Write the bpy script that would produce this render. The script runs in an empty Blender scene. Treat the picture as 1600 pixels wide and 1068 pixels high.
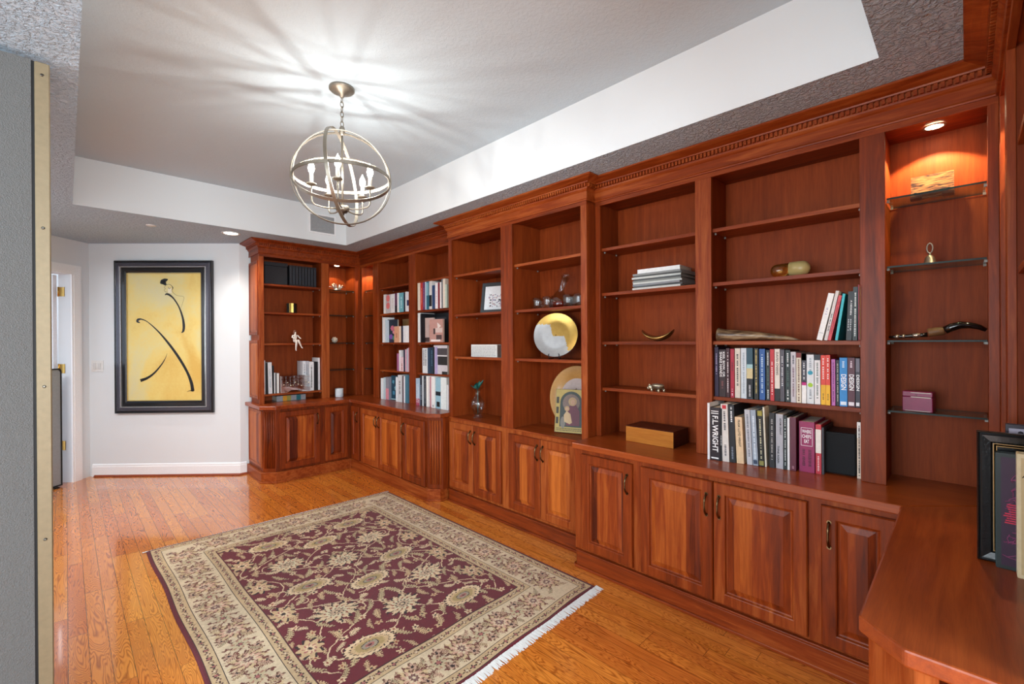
import bpy, bmesh, math, random
import numpy as np
from mathutils import Vector, Matrix

random.seed(7)
PI = math.pi
SC = bpy.context.scene
COL = SC.collection

# ------------------------------------------------------------------ camera, world, exposure
cam_d = bpy.data.cameras.new('camera'); cam = bpy.data.objects.new('camera', cam_d); COL.objects.link(cam)
YAW, PITCH, ROLL, FPX = 0.780791, -0.001354, 0.005905, 703.6
fw = Vector((math.sin(YAW)*math.cos(PITCH), math.cos(YAW)*math.cos(PITCH), math.sin(PITCH)))
rt = Vector((math.cos(YAW), -math.sin(YAW), 0)); dn = fw.cross(rt)
r2 = rt*math.cos(ROLL)+dn*math.sin(ROLL); d2 = dn*math.cos(ROLL)-rt*math.sin(ROLL)
cam.matrix_world = Matrix(((r2.x, -d2.x, -fw.x, 0), (r2.y, -d2.y, -fw.y, 0), (r2.z, -d2.z, -fw.z, 1.35), (0, 0, 0, 1)))
cam_d.sensor_width = 36; cam_d.lens = FPX/1600*36; cam_d.clip_start = .05
SC.camera = cam
SC.view_settings.view_transform = 'Standard'; SC.view_settings.look = 'None'
SC.view_settings.gamma = 1; SC.view_settings.use_curve_mapping = False
SC.view_settings.exposure = 0.84
w = bpy.data.worlds.new('world'); SC.world = w; w.use_nodes = True
w.node_tree.nodes['Background'].inputs[0].default_value = (.75, .85, 1, 1)
w.node_tree.nodes['Background'].inputs[1].default_value = 1.0
SC.cycles.max_bounces = 10; SC.cycles.transmission_bounces = 10; SC.cycles.transparent_max_bounces = 12
SC.cycles.caustics_refractive = False; SC.cycles.caustics_reflective = False; SC.cycles.sample_clamp_indirect = 6

def lamp(name, kind, loc, power, color=(1, 1, 1), rot=(0, 0, 0), size=.1, size_y=None, spot=None, blend=.3):
    d = bpy.data.lights.new(name, kind); d.energy = power; d.color = color
    if kind == 'AREA':
        d.shape = 'RECTANGLE'; d.size = size; d.size_y = size_y or size
    else:
        d.shadow_soft_size = size
    if kind == 'SPOT':
        d.spot_size = spot; d.spot_blend = blend
    o = bpy.data.objects.new(name, d); COL.objects.link(o); o.location = loc; o.rotation_euler = rot
    return o
# fill lamps added inside two made-up windows (behind the camera, and to its left)
lamp('fill_south', 'AREA', (-.6, -2.9, 1.45), 155, (.86, .95, 1), (PI/2, 0, 0), 2.6, 1.7)
lamp('fill_west', 'AREA', (-2.9, .9, 1.45), 72, (.84, .94, 1), (PI/2, 0, -PI/2), 2.6, 1.7)

# ------------------------------------------------------------------ helpers
def lin(h):
    if isinstance(h, (tuple, list)): return (*h[:3], 1)
    c = [int(h[i:i+2], 16)/255 for i in (0, 2, 4)]
    return (*[x/12.92 if x <= .04045 else ((x+.055)/1.055)**2.4 for x in c], 1)
_mc = {}
def mat(name, color='808080', rough=.5, metal=0., coat=0., trans=0., ior=1.45, emit=None, estr=0., spec=.5, bump=None, alpha=1.):
    key = (name, str(color), rough, metal, coat, trans, estr)
    if key in _mc: return _mc[key]
    m = bpy.data.materials.new(name); m.use_nodes = True
    nt = m.node_tree; b = nt.nodes['Principled BSDF']; I = b.inputs
    I['Base Color'].default_value = lin(color); I['Roughness'].default_value = rough
    I['Metallic'].default_value = metal; I['Coat Weight'].default_value = coat; I['Coat Roughness'].default_value = .12
    I['Transmission Weight'].default_value = trans; I['IOR'].default_value = ior
    I['Specular IOR Level'].default_value = spec
    if emit: I['Emission Color'].default_value = lin(emit); I['Emission Strength'].default_value = estr
    # slight procedural mottling so that nothing is a perfectly flat tone
    n = NT(m)
    if not emit and trans == 0:
        ns = n.noise(n.pos(), (bump[0] if bump else 60), 3)
        c = n.mixrgb('MULTIPLY', .35, lin(color), n.ramp(ns, [(.25, (.72, .72, .72, 1)), (.75, (1.12, 1.12, 1.12, 1))]))
        nt.links.new(c, I['Base Color'])
        if bump:
            bp = nt.nodes.new('ShaderNodeBump'); bp.inputs['Strength'].default_value = bump[1]; bp.inputs['Distance'].default_value = bump[2]
            nt.links.new(ns, bp.inputs['Height']); nt.links.new(bp.outputs[0], I['Normal'])
    _mc[key] = m
    return m

def clear(name, tint='ffffff', edge=.6, rough=.0, refl='ffffff'):
    """thin clear glass: passes light straight through, mirrors at grazing angles"""
    m = bpy.data.materials.new(name); m.use_nodes = True; nt = m.node_tree
    for n in list(nt.nodes):
        if n.type != 'OUTPUT_MATERIAL': nt.nodes.remove(n)
    out = nt.nodes['Material Output']; tr = nt.nodes.new('ShaderNodeBsdfTransparent'); gl = nt.nodes.new('ShaderNodeBsdfGlossy'); mx = nt.nodes.new('ShaderNodeMixShader'); lw = nt.nodes.new('ShaderNodeLayerWeight'); fr = nt.nodes.new('ShaderNodeMapRange')
    tr.inputs[0].default_value = lin(tint); gl.inputs[0].default_value = lin(refl); gl.inputs['Roughness'].default_value = rough; lw.inputs[0].default_value = .5
    pw = nt.nodes.new('ShaderNodeMath'); pw.operation = 'POWER'; pw.inputs[1].default_value = 3.2; nt.links.new(lw.outputs['Facing'], pw.inputs[0]); nt.links.new(pw.outputs[0], fr.inputs[0]); fr.inputs[3].default_value = .035; fr.inputs[4].default_value = edge
    nt.links.new(fr.outputs[0], mx.inputs[0]); nt.links.new(tr.outputs[0], mx.inputs[1]); nt.links.new(gl.outputs[0], mx.inputs[2]); nt.links.new(mx.outputs[0], out.inputs['Surface'])
    return m
def glow(name, col, strength):
    """lit clear lamp envelope: lets its filament's light out and glows itself"""
    m = bpy.data.materials.new(name); m.use_nodes = True; nt = m.node_tree
    for n in list(nt.nodes):
        if n.type != 'OUTPUT_MATERIAL': nt.nodes.remove(n)
    tr = nt.nodes.new('ShaderNodeBsdfTransparent'); em = nt.nodes.new('ShaderNodeEmission'); ad = nt.nodes.new('ShaderNodeAddShader')
    em.inputs[0].default_value = lin(col); em.inputs[1].default_value = strength
    nt.links.new(tr.outputs[0], ad.inputs[0]); nt.links.new(em.outputs[0], ad.inputs[1]); nt.links.new(ad.outputs[0], nt.nodes['Material Output'].inputs['Surface'])
    return m

class NT:
    def __init__(s, m): s.nt = m.node_tree; s.p = None
    def node(s, t, **k):
        n = s.nt.nodes.new(t)
        for a, v in k.items(): setattr(n, a, v)
        return n
    def put(s, inp, v):
        if isinstance(v, bpy.types.NodeSocket): s.nt.links.new(v, inp)
        else: inp.default_value = v
    def pos(s):
        if s.p is None: s.p = s.node('ShaderNodeNewGeometry').outputs['Position']
        return s.p
    def math(s, op, a, b=0.):
        n = s.node('ShaderNodeMath', operation=op); s.put(n.inputs[0], a); s.put(n.inputs[1], b); return n.outputs[0]
    def sep(s, v):
        n = s.node('ShaderNodeSeparateXYZ'); s.put(n.inputs[0], v); return n.outputs
    def comb(s, x, y, z):
        n = s.node('ShaderNodeCombineXYZ')
        for i, v in enumerate((x, y, z)): s.put(n.inputs[i], v)
        return n.outputs[0]
    def scale(s, v, sc):
        n = s.node('ShaderNodeVectorMath', operation='MULTIPLY'); s.put(n.inputs[0], v); n.inputs[1].default_value = sc; return n.outputs[0]
    def noise(s, v, sc, det=2, dist=0., rough=.5):
        n = s.node('ShaderNodeTexNoise'); s.put(n.inputs['Vector'], v); n.inputs['Scale'].default_value = sc
        n.inputs['Detail'].default_value = det; n.inputs['Distortion'].default_value = dist; n.inputs['Roughness'].default_value = rough
        return n.outputs['Fac']
    def white(s, v):
        n = s.node('ShaderNodeTexWhiteNoise'); s.put(n.inputs['Vector'], v); return n.outputs['Value']
    def ramp(s, f, stops):
        n = s.node('ShaderNodeValToRGB'); s.put(n.inputs[0], f); e = n.color_ramp.elements
        while len(e) < len(stops): e.new(.5)
        for i, (p, c) in enumerate(stops): e[i].position = p; e[i].color = lin(c) if isinstance(c, str) else c
        return n.outputs['Color']
    def mixrgb(s, op, f, a, b):
        n = s.node('ShaderNodeMix', data_type='RGBA', blend_type=op)
        s.put(n.inputs[0], f); s.put(n.inputs[6], a); s.put(n.inputs[7], b); return n.outputs[2]
    def bsdf(s): return s.nt.nodes['Principled BSDF']
    def bump(s, h, st, d):
        n = s.node('ShaderNodeBump'); n.inputs['Strength'].default_value = st; n.inputs['Distance'].default_value = d
        s.put(n.inputs['Height'], h); s.nt.links.new(n.outputs[0], s.bsdf().inputs['Normal'])

def wood(name, grain, dark, mid, light, stave=0, rough=.42, coat=.04, tone=.25, spec=.2):
    m = bpy.data.materials.new(name); m.use_nodes = True; n = NT(m); b = n.bsdf()
    sc = {'x': (.07, 1, 1), 'y': (1, .07, 1), 'z': (1, 1, .07)}[grain]
    P = n.pos()
    g = n.noise(n.scale(P, sc), 34, 6, .9, .62)
    big = n.noise(n.scale(P, tuple(.5 if q == 1 else .12 for q in sc)), 5, 3, 1.2)
    f = n.math('ADD', n.math('MULTIPLY', g, .72), n.math('MULTIPLY', big, .28))
    if stave:
        X, Y, Z = n.sep(P)
        c = {'z': n.math('ADD', X, Y), 'x': Y, 'y': X}[grain]
        k = n.math('FLOOR', n.math('DIVIDE', c, stave))
        rn = n.white(n.comb(k, 3.7, 1.1))
        f = n.math('ADD', f, n.math('MULTIPLY', n.math('SUBTRACT', rn, .5), tone))
    oi = n.node('ShaderNodeObjectInfo').outputs['Random']
    f = n.math('ADD', f, n.math('MULTIPLY', n.math('SUBTRACT', oi, .5), .2))
    col = n.ramp(f, [(.22, dark), (.5, mid), (.82, light)])
    pore = n.noise(n.scale(P, tuple(1 if q == 1 else .04 for q in sc)), 420, 2)
    col = n.mixrgb('MULTIPLY', .3, col, n.ramp(pore, [(.35, (.62, .55, .5, 1)), (.55, (1, 1, 1, 1))]))
    n.put(b.inputs['Base Color'], col)
    b.inputs['Roughness'].default_value = rough; b.inputs['Coat Weight'].default_value = coat; b.inputs['Coat Roughness'].default_value = .22; b.inputs['Specular IOR Level'].default_value = spec
    n.bump(pore, .05, .001)
    return m
CH = ('4c1a08', '85360f', 'b86630')
W = {a: wood('cherry_'+a, a, *CH) for a in 'xyz'}
WF = wood('cherry_panel', 'z', '4a1807', '883812', 'c06828', stave=.075, tone=.5)
WB = wood('cherry_veneer', 'z', '5c220d', '7e3513', '98451b', rough=.5, coat=0, spec=.12)
WTX = wood('cherry_top_x', 'x', '6e2a0f', '924018', 'ac5422', rough=.3, coat=.3, stave=.14, tone=.12)
WTY = wood('cherry_top_y', 'y', '6e2a0f', '924018', 'ac5422', rough=.3, coat=.3, stave=.14, tone=.12)

class MB:
    """collects verts and faces, builds one mesh object"""
    def __init__(s): s.v = []; s.f = []; s.mi = []; s.sm = []
    def add(s, vs, fs, mi=0, smooth=False):
        k = len(s.v); s.v += [tuple(v) for v in vs]
        for f in fs: s.f.append([k+i for i in f]); s.mi.append(mi); s.sm.append(smooth)
        return s
    def box(s, a, b, mi=0):
        x0, x1 = sorted((a[0], b[0])); y0, y1 = sorted((a[1], b[1])); z0, z1 = sorted((a[2], b[2]))
        return s.add([(x0, y0, z0), (x1, y0, z0), (x1, y1, z0), (x0, y1, z0), (x0, y0, z1), (x1, y0, z1), (x1, y1, z1), (x0, y1, z1)],
                     [(0, 3, 2, 1), (4, 5, 6, 7), (0, 1, 5, 4), (1, 2, 6, 5), (2, 3, 7, 6), (3, 0, 4, 7)], mi)
    def bbox(s, a, b, r=.003, mi=0):
        """box with chamfered vertical and horizontal edges (octagonal section on top/bottom)"""
        x0, x1 = sorted((a[0], b[0])); y0, y1 = sorted((a[1], b[1])); z0, z1 = sorted((a[2], b[2]))
        def ring(z, i): return [(x0+i+r, y0+i, z), (x1-i-r, y0+i, z), (x1-i, y0+i+r, z), (x1-i, y1-i-r, z), (x1-i-r, y1-i, z), (x0+i+r, y1-i, z), (x0+i, y1-i-r, z), (x0+i, y0+i+r, z)]
        R = [ring(z0, r), ring(z0+r, 0), ring(z1-r, 0), ring(z1, r)]
        vs = [v for q in R for v in q]; fs = [tuple(range(7, -1, -1)), tuple(range(24, 32))]
        for j in range(3):
            for i in range(8): fs.append((8*j+i, 8*j+(i+1) % 8, 8*j+8+(i+1) % 8, 8*j+8+i))
        return s.add(vs, fs, mi)
    def prism(s, poly, z0, z1, mi=0):
        n = len(poly); vs = [(x, y, z0) for x, y in poly]+[(x, y, z1) for x, y in poly]
        fs = [tuple(range(n-1, -1, -1)), tuple(range(n, 2*n))]+[(i, (i+1) % n, n+(i+1) % n, n+i) for i in range(n)]
        return s.add(vs, fs, mi)
    def loft(s, rings, closed=True, caps=True, mi=0, smooth=True):
        n = len(rings[0]); vs = [p for r in rings for p in r]; fs = []
        for j in range(len(rings)-1):
            for i in range(n if closed else n-1):
                fs.append((n*j+i, n*j+(i+1) % n, n*(j+1)+(i+1) % n, n*(j+1)+i))
        s.add(vs, fs, mi, smooth)
        if caps and closed:
            k = len(s.v)-len(vs)
            s.f.append([k+i for i in range(n-1, -1, -1)]); s.mi.append(mi); s.sm.append(False)
            s.f.append([k+n*(len(rings)-1)+i for i in range(n)]); s.mi.append(mi); s.sm.append(False)
        return s
    def tube(s, path, r, n=10, mi=0, closed=False, flat=1.):
        P = [Vector(p) for p in path]; L = len(P); rings = []
        rr = r if isinstance(r, (list, tuple)) else [r]*L
        up = Vector((0, 0, 1)); prev = None
        for i in range(L):
            if closed: t = P[(i+1) % L]-P[i-1]
            else: t = P[min(i+1, L-1)]-P[max(i-1, 0)]
            t.normalize()
            if prev is None:
                a = up if abs(t.z) < .9 else Vector((1, 0, 0)); u = t.cross(a).normalized()
            else:
                u = (prev-t*prev.dot(t)).normalized()
            v = t.cross(u); prev = u
            rings.append([tuple(P[i]+u*math.cos(2*PI*k/n)*rr[i]+v*math.sin(2*PI*k/n)*rr[i]*flat) for k in range(n)])
        if closed: rings.append(rings[0]); return s.loft(rings, caps=False, mi=mi)
        return s.loft(rings, mi=mi)
    def lathe(s, prof, c=(0, 0, 0), n=28, mi=0, caps=True, sy=1.):
        return s.loft([[(c[0]+r*math.cos(2*PI*k/n), c[1]+r*sy*math.sin(2*PI*k/n), c[2]+z) for k in range(n)] for r, z in prof], mi=mi, caps=caps)
    def ball(s, c, r, mi=0, sx=1., sy=1., sz=1., n=14, m=9):
        rings = []
        for j in range(m):
            a = -PI/2+PI*(j+.02)/(m-1+.04)
            rings.append([(c[0]+r*sx*math.cos(a)*math.cos(2*PI*k/n), c[1]+r*sy*math.cos(a)*math.sin(2*PI*k/n), c[2]+r*sz*math.sin(a)) for k in range(n)])
        return s.loft(rings, mi=mi)
    def raised(s, O, U, V, N, w, h, prof, mi_split=None):
        """raised panel: concentric rectangles, prof = [(inset, height)]; faces past index mi_split get material 1"""
        O, U, V, N = map(Vector, (O, U, V, N)); vs = []
        for i, d in prof:
            for a, b in ((i, i), (w-i, i), (w-i, h-i), (i, h-i)): vs.append(tuple(O+U*a+V*b+N*d))
        k = len(s.v); s.v += vs
        for j in range(len(prof)-1):
            for q in range(4):
                s.f.append([k+4*j+q, k+4*j+(q+1) % 4, k+4*j+4+(q+1) % 4, k+4*j+4+q])
                s.mi.append(1 if mi_split is not None and j >= mi_split else 0); s.sm.append(False)
        e = 4*(len(prof)-1)
        s.f.append([k+e+i for i in range(4)]); s.mi.append(0 if mi_split is None else 1); s.sm.append(False)
        s.f.append([k+3, k+2, k+1, k]); s.mi.append(0); s.sm.append(False)
        return s
    def build(s, name, mats, parent=None, loc=(0, 0, 0), fix=True, bevel=0, rot=None):
        """vertices are in world (or, with a parent, in the parent's frame when rot/loc of parent used as local)"""
        me = bpy.data.meshes.new(name)
        l = Vector(loc)
        me.from_pydata([tuple(Vector(v)-l) for v in s.v] if any(l) else s.v, [], s.f)
        mats = mats if isinstance(mats, (list, tuple)) else [mats]
        for m in mats: me.materials.append(m)
        for p, mi, sm in zip(me.polygons, s.mi, s.sm): p.material_index = min(mi, len(mats)-1); p.use_smooth = sm
        if fix:
            bm = bmesh.new(); bm.from_mesh(me); bmesh.ops.recalc_face_normals(bm, faces=bm.faces); bm.to_mesh(me); bm.free()
        o = bpy.data.objects.new(name, me); COL.objects.link(o)
        if parent: o.parent = parent
        if any(l): o.location = l
        if bevel:
            b = o.modifiers.new('bevel', 'BEVEL'); b.width = bevel; b.segments = 2; b.limit_method = 'ANGLE'; b.angle_limit = .6
        return o
def tag(o, label, cat, group=None):
    o['label'] = label; o['category'] = cat
    if group: o['group'] = group
    return o
def struct(o): o['kind'] = 'structure'; return o
def thing(name, label, cat, loc=(0, 0, 0), rz=0., group=None, ry=0., rx=0.):
    o = bpy.data.objects.new(name, None); COL.objects.link(o); o.location = loc; o.rotation_euler = (rx, ry, rz)
    o.empty_display_size = .05
    return tag(o, label, cat, group)
FACE_W = -PI/2      # shelf frame turned to a wall whose shelves open towards -X (local x = viewer's right, y = into the shelf)
def text_mesh(name, s, m, parent, x0, x1, z0, z1, y=-.0012, vertical=True):
    """lettering fitted into a rectangle of the local spine plane; vertical text reads downwards"""
    cu = bpy.data.curves.new(name, 'FONT'); cu.body = s; cu.size = 1; cu.offset = .02; cu.resolution_u = 2
    t = bpy.data.objects.new(name, cu); COL.objects.link(t)
    dg = bpy.context.evaluated_depsgraph_get(); me = bpy.data.meshes.new_from_object(t.evaluated_get(dg))
    bpy.data.objects.remove(t); bpy.data.curves.remove(cu)
    n = len(me.vertices); co = np.empty(n*3, 'f'); me.vertices.foreach_get('co', co); co = co.reshape(-1, 3)
    lo, hi = co.min(0), co.max(0); q = (co-lo)/np.maximum(hi-lo, 1e-6)
    out = np.empty_like(co); out[:, 1] = y
    if vertical: out[:, 2] = z1-q[:, 0]*(z1-z0); out[:, 0] = x0+q[:, 1]*(x1-x0)
    else: out[:, 0] = x0+q[:, 0]*(x1-x0); out[:, 2] = z0+q[:, 1]*(z1-z0)
    me.vertices.foreach_set('co', out.ravel()); me.update(); me.name = name
    me.materials.clear(); me.materials.append(m)
    o = bpy.data.objects.new(name, me); COL.objects.link(o); o.parent = parent
    return o

# ------------------------------------------------------------------ room shell
ZS, ZT = 2.37, 2.725
def plaster(name, col, sc, st, dist, rough=.85):
    m = bpy.data.materials.new(name); m.use_nodes = True; n = NT(m); b = n.bsdf()
    a = n.noise(n.pos(), sc, 4, .6, .6)
    b.inputs['Base Color'].default_value = lin(col); b.inputs['Roughness'].default_value = rough
    n.bump(n.ramp(a, [(.42, (0, 0, 0, 1)), (.6, (1, 1, 1, 1))]), st, dist)
    return m
M_WALL = plaster('wall_paint', 'd6dbde', 180, .1, .001)
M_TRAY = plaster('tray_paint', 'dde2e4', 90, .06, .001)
M_TRAYTOP = plaster('knockdown_tray_cooled', 'c2d2dc', 60, .3, .003)  # tinted blue to counter the warm light bounced up from the floor
M_SOFFIT = plaster('knockdown_soffit_cooled', 'bcd0e0', 55, .9, .008)  # blue put into the soffit colour offsets warm bounce light
M_TRIM = mat('trim_paint', 'eceef0', .35, bump=(200, .02, .001))

def floor_mat():
    m = bpy.data.materials.new('oak_strip_floor'); m.use_nodes = True; n = NT(m); b = n.bsdf()
    X, Y, Z = n.sep(n.pos()); PW, PL = .0665, .95
    xs = n.math('DIVIDE', X, PW); k = n.math('FLOOR', xs); rk = n.white(n.comb(k, 1.3, 0.2))
    ys = n.math('ADD', n.math('DIVIDE', Y, PL), n.math('MULTIPLY', rk, 13.)); kb = n.math('FLOOR', ys)
    rb = n.white(n.comb(k, kb, 5.1)); rb2 = n.white(n.comb(k, kb, 9.7))
    v = n.comb(n.math('ADD', n.math('MULTIPLY', X, 15.), n.math('MULTIPLY', rb, 40.)), n.math('ADD', n.math('MULTIPLY', Y, 1.7), n.math('MULTIPLY', rb2, 20.)), n.math('MULTIPLY', rb, 30.))
    g = n.noise(v, 1., 2.6, .7)
    fr = n.math('FRACT', n.math('MULTIPLY', g, 30.))
    ring = n.ramp(fr, [(.0, (.0, .0, .0, 1)), (.3, (1, 1, 1, 1)), (.7, (.95, .95, .95, 1)), (1., (.1, .1, .1, 1))])
    fine = n.noise(n.comb(n.math('MULTIPLY', X, 90.), n.math('MULTIPLY', Y, 5.), rb), 3., 3)
    tone = n.math('ADD', n.math('MULTIPLY', rb2, .45), n.math('MULTIPLY', fine, .3))
    base = n.ramp(tone, [(.1, 'c66a28'), (.4, 'da8432'), (.8, 'ea9a42')])
    col = n.mixrgb('MULTIPLY', .85, base, n.ramp(ring, [(0, (.36, .20, .12, 1)), (1, (1, 1, 1, 1))]))
    gx = n.math('ABSOLUTE', n.math('SUBTRACT', n.math('FRACT', xs), .5)); gy = n.math('ABSOLUTE', n.math('SUBTRACT', n.math('FRACT', ys), .5))
    gap = n.math('MAXIMUM', n.math('GREATER_THAN', gx, .483), n.math('GREATER_THAN', gy, .4988))
    col = n.mixrgb('MIX', n.math('MULTIPLY', gap, .75), col, lin('3a1808'))
    n.put(b.inputs['Base Color'], col); b.inputs['Roughness'].default_value = .2
    b.inputs['Coat Weight'].default_value = .8; b.inputs['Coat Roughness'].default_value = .07
    n.bump(n.math('SUBTRACT', n.math('MULTIPLY', ring, .2), gap), .05, .0015)
    return m
M_FLOOR = floor_mat()
struct(MB().box((-3.1, -3.1, -.1), (2.77, 8.2, 0)).build('floor', M_FLOOR))

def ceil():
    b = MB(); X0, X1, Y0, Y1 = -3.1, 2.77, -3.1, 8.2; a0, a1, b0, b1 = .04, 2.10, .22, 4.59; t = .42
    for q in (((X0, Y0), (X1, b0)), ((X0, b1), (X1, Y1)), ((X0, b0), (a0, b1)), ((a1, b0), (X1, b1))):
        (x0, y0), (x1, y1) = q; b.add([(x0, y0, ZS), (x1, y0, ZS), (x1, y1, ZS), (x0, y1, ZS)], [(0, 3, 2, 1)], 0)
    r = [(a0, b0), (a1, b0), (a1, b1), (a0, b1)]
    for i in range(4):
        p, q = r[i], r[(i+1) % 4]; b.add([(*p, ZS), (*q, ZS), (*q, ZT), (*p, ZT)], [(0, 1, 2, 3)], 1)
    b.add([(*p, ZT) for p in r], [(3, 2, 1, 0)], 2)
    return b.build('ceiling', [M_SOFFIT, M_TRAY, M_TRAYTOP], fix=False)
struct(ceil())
def wseg(name, p, q, z0, z1, t=.1, m=None, holes=()):
    """straight wall from p to q, thickness to the left of the walking direction; holes = (s0, s1, za, zb)"""
    p, q = Vector(p), Vector(q); L = (q-p).length; d = (q-p)/L; n = Vector((-d.y, d.x))*t
    mb = MB()
    def piece(s0, s1, a, b):
        if s1-s0 > 1e-4 and b-a > 1e-4: mb.prism([tuple(p+d*s0), tuple(p+d*s1), tuple(p+d*s1+n), tuple(p+d*s0+n)], a, b)
    s = 0
    for (s0, s1, a, b) in holes:
        piece(s, s0, z0, z1); piece(s0, s1, z0, a); piece(s0, s1, b, z1); s = s1
    piece(s, L, z0, z1)
    return struct(mb.build(name, m or M_WALL))
NW0, NW1 = (1.268, 5.25), (.17, 6.287)
wseg('wall_east', (2.67, -3), (2.67, 5.25), 0, ZS, -.1)
wseg('wall_north', (1.268, 5.25), (2.77, 5.25), 0, ZS, .1)
wseg('wall_northwest', NW1, NW0, 0, ZS, .1)
DW1 = (-1.28, 4.878)
wseg('wall_doorway', DW1, NW1, 0, ZS, .12, holes=((2.0218-.99, 2.0218-.19, 0, 2.03),))
wseg('wall_hall', (-1.28, 2.44), DW1, 0, ZS, .1)
wseg('wall_west', (-3, -3), (-3, 2.36), 0, ZS, .1, holes=((2.6, 5.2, .6, 2.3),))
wseg('wall_partition', (-3, 2.36), (-.13, 2.36), 0, ZS, .08)
wseg('wall_south', (2.67, -3), (-3, -3), 0, ZS, .1, holes=((1.97, 4.57, .6, 2.3),))
wseg('wall_return', (1.15, -.35), (2.67, -.35), 0, ZS, -.1)
M_FRAME = mat('window_frame_paint', 'e8e8e6', .4)
M_PANE = clear('window_glass')
def window(name, c, along):
    mb = MB(); h0, h1 = .6, 2.3
    def bx(s0, s1, z0, z1, t=.03):
        a = (c[0]+s0, c[1]-t) if along == 'x' else (c[0]-t, c[1]+s0)
        b_ = (c[0]+s1, c[1]+t) if along == 'x' else (c[0]+t, c[1]+s1)
        return (*a, z0), (*b_, z1)
    for s0, s1, z0, z1 in ((-1.3, 1.3, h0, h0+.06), (-1.3, 1.3, h1-.06, h1), (-1.3, -1.24, h0+.06, h1-.06), (1.24, 1.3, h0+.06, h1-.06), (-.03, .03, h0+.06, h1-.06)):
        mb.box(*bx(s0, s1, z0, z1))
    o = struct(mb.build(name, M_FRAME))
    for s0, s1 in ((-1.24, -.03), (.03, 1.24)):
        MB().box(*bx(s0, s1, h0+.06, h1-.06, .003)).build('pane', M_PANE, o)
window('window_added_1', (-.6, -3.05), 'x'); window('window_added_2', (-3.05, .9), 'y')  # unseen windows, added to bring fill light into the room

# baseboards with a moulded top
def baseboard(name, pts, h=.128, t=.014, m=None):
    pts = [Vector(p) for p in pts]; mb = MB()
    prof = [(0, 0), (t, 0), (t, h-.03), (t*.7, h-.024), (t*.7, h-.012), (t*.35, h-.004), (0, h)]
    N = []
    for i in range(len(pts)-1):
        d = (pts[i+1]-pts[i]).normalized(); N.append(Vector((d.y, -d.x)))
    rings = []
    for i, p in enumerate(pts):
        if i == 0: nn = N[0]; k = 1
        elif i == len(pts)-1: nn = N[-1]; k = 1
        else: nn = (N[i-1]+N[i]).normalized(); k = 1/max(.3, nn.dot(N[i]))
        rings.append([(p.x+nn.x*k*a, p.y+nn.y*k*a, z) for a, z in prof])
    mb.loft(rings, smooth=False)
    return struct(mb.build(name, m or M_TRIM))
baseboard('baseboard_northwest', [(.19, 6.268), (1.268, 5.25), (1.322, 5.25)])
M_SHOE = mat('shoe_moulding_stain', '8a3c1c', .35)
baseboard('trim_1', [(.20, 6.238), (1.26, 5.236), (1.322, 5.236)], h=.018, t=.016, m=M_SHOE)
# door casing, jamb, leaf with three brass hinges
dv = Vector((NW1[0]-DW1[0], NW1[1]-DW1[1])).normalized(); dv = -dv; nv = Vector((-dv.y, dv.x)); 
if nv.dot(Vector((0, -1))) < 0: nv = -nv          # towards the hall
def dpt(s, n): p = Vector(NW1)+dv*s+nv*n; return (p.x, p.y)
def dprism(mb, s0, s1, n0, n1, z0, z1, mi=0): return mb.prism([dpt(s0, n0), dpt(s1, n0), dpt(s1, n1), dpt(s0, n1)], z0, z1, mi)
mb = MB()
for s0, s1, z0, z1 in ((.095, .19, 0, 2.03), (.99, 1.085, 0, 2.03), (.095, 1.085, 2.03, 2.12)):
    dprism(mb, s0, s1, .001, .016, z0, z1); e = .018
    if z0 == 0: dprism(mb, s0+e, s1-e, .016, .021, z0, z1)
    else: dprism(mb, s0+e, s1-e, .016, .021, z0+e, z1-e)
struct(mb.build('trim_2', M_TRIM))
M_DOOR = mat('door_paint', 'e2e4e8', .35); M_BRASS = mat('brass', 'c9a45c', .25, metal=1); M_SLOT = mat('shadow_gap', '2a2a2e', .6)
mb = MB(); dprism(mb, .2, .236, -.90, -.125, .01, 2.02)
d1 = struct(mb.build('door_1', M_DOOR))
for z in (.36, 1.11, 1.86):
    mb = MB(); dprism(mb, .1885, .1925, -.115, -.06, z-.045, z+.045); dprism(mb, .19, .197, -.062, -.056, z-.045, z+.045)
    mb.tube([(*dpt(.194, -.118), z-.047), (*dpt(.194, -.118), z+.047)], .006)
    h = mb.build('hinge', M_BRASS, d1)
    h['label'] = 'brass butt hinge'
mb = MB(); dprism(mb, .236, .2365+.004, -.80, -.2, .25, .95); dprism(mb, .236, .2365+.004, -.80, -.2, 1.1, 1.85); mb.build('raised_panel', M_DOOR, d1)

M_PEB = mat('pebbled_grey_laminate', '606160', .55, bump=(300, .9, .004))
M_PEB2 = mat('smooth_grey_laminate', '8d9498', .45)
M_STRIP = mat('champagne_metal_edge', '84765c', .5, metal=.3); M_BLK = mat('black_rubber', '0c0c0d', .6)
t = thing('partition_panel', 'tall grey pebbled partition panel with champagne metal edge in the left foreground', 'panel', (-.9, 2.31, 0))
MB().box((-1.0, -.012, .0), (.818, .03, 2.345)).build('panel_sheet', M_PEB, t)
MB().box((.818, -.006, .0), (.826, .03, 2.345)).build('gasket', M_BLK, t)
mb = MB().bbox((.826, -.014, .0), (.864, .032, 2.345), .003); st = mb.build('edge_strip', M_STRIP, t)
M_SCREW = mat('screw_metal', '5a5650', .3, metal=1)
mb = MB()
for z in (.15, .63, 1.22, 1.78, 2.29): mb.lathe([(.0045, 0), (.0045, .002), (.002, .003)], (0, 0, 0), 10)
scr = MB()
for z in (.66, 1.20, 1.76, 2.30):
    scr.loft([[(.845+.005*k*math.cos(a*PI/5), -.014-y, z+.005*k*math.sin(a*PI/5)) for a in range(10)] for k, y in ((1, 0), (1, .0015), (.5, .003))])
scr.build('screws', M_SCREW, st)
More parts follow.
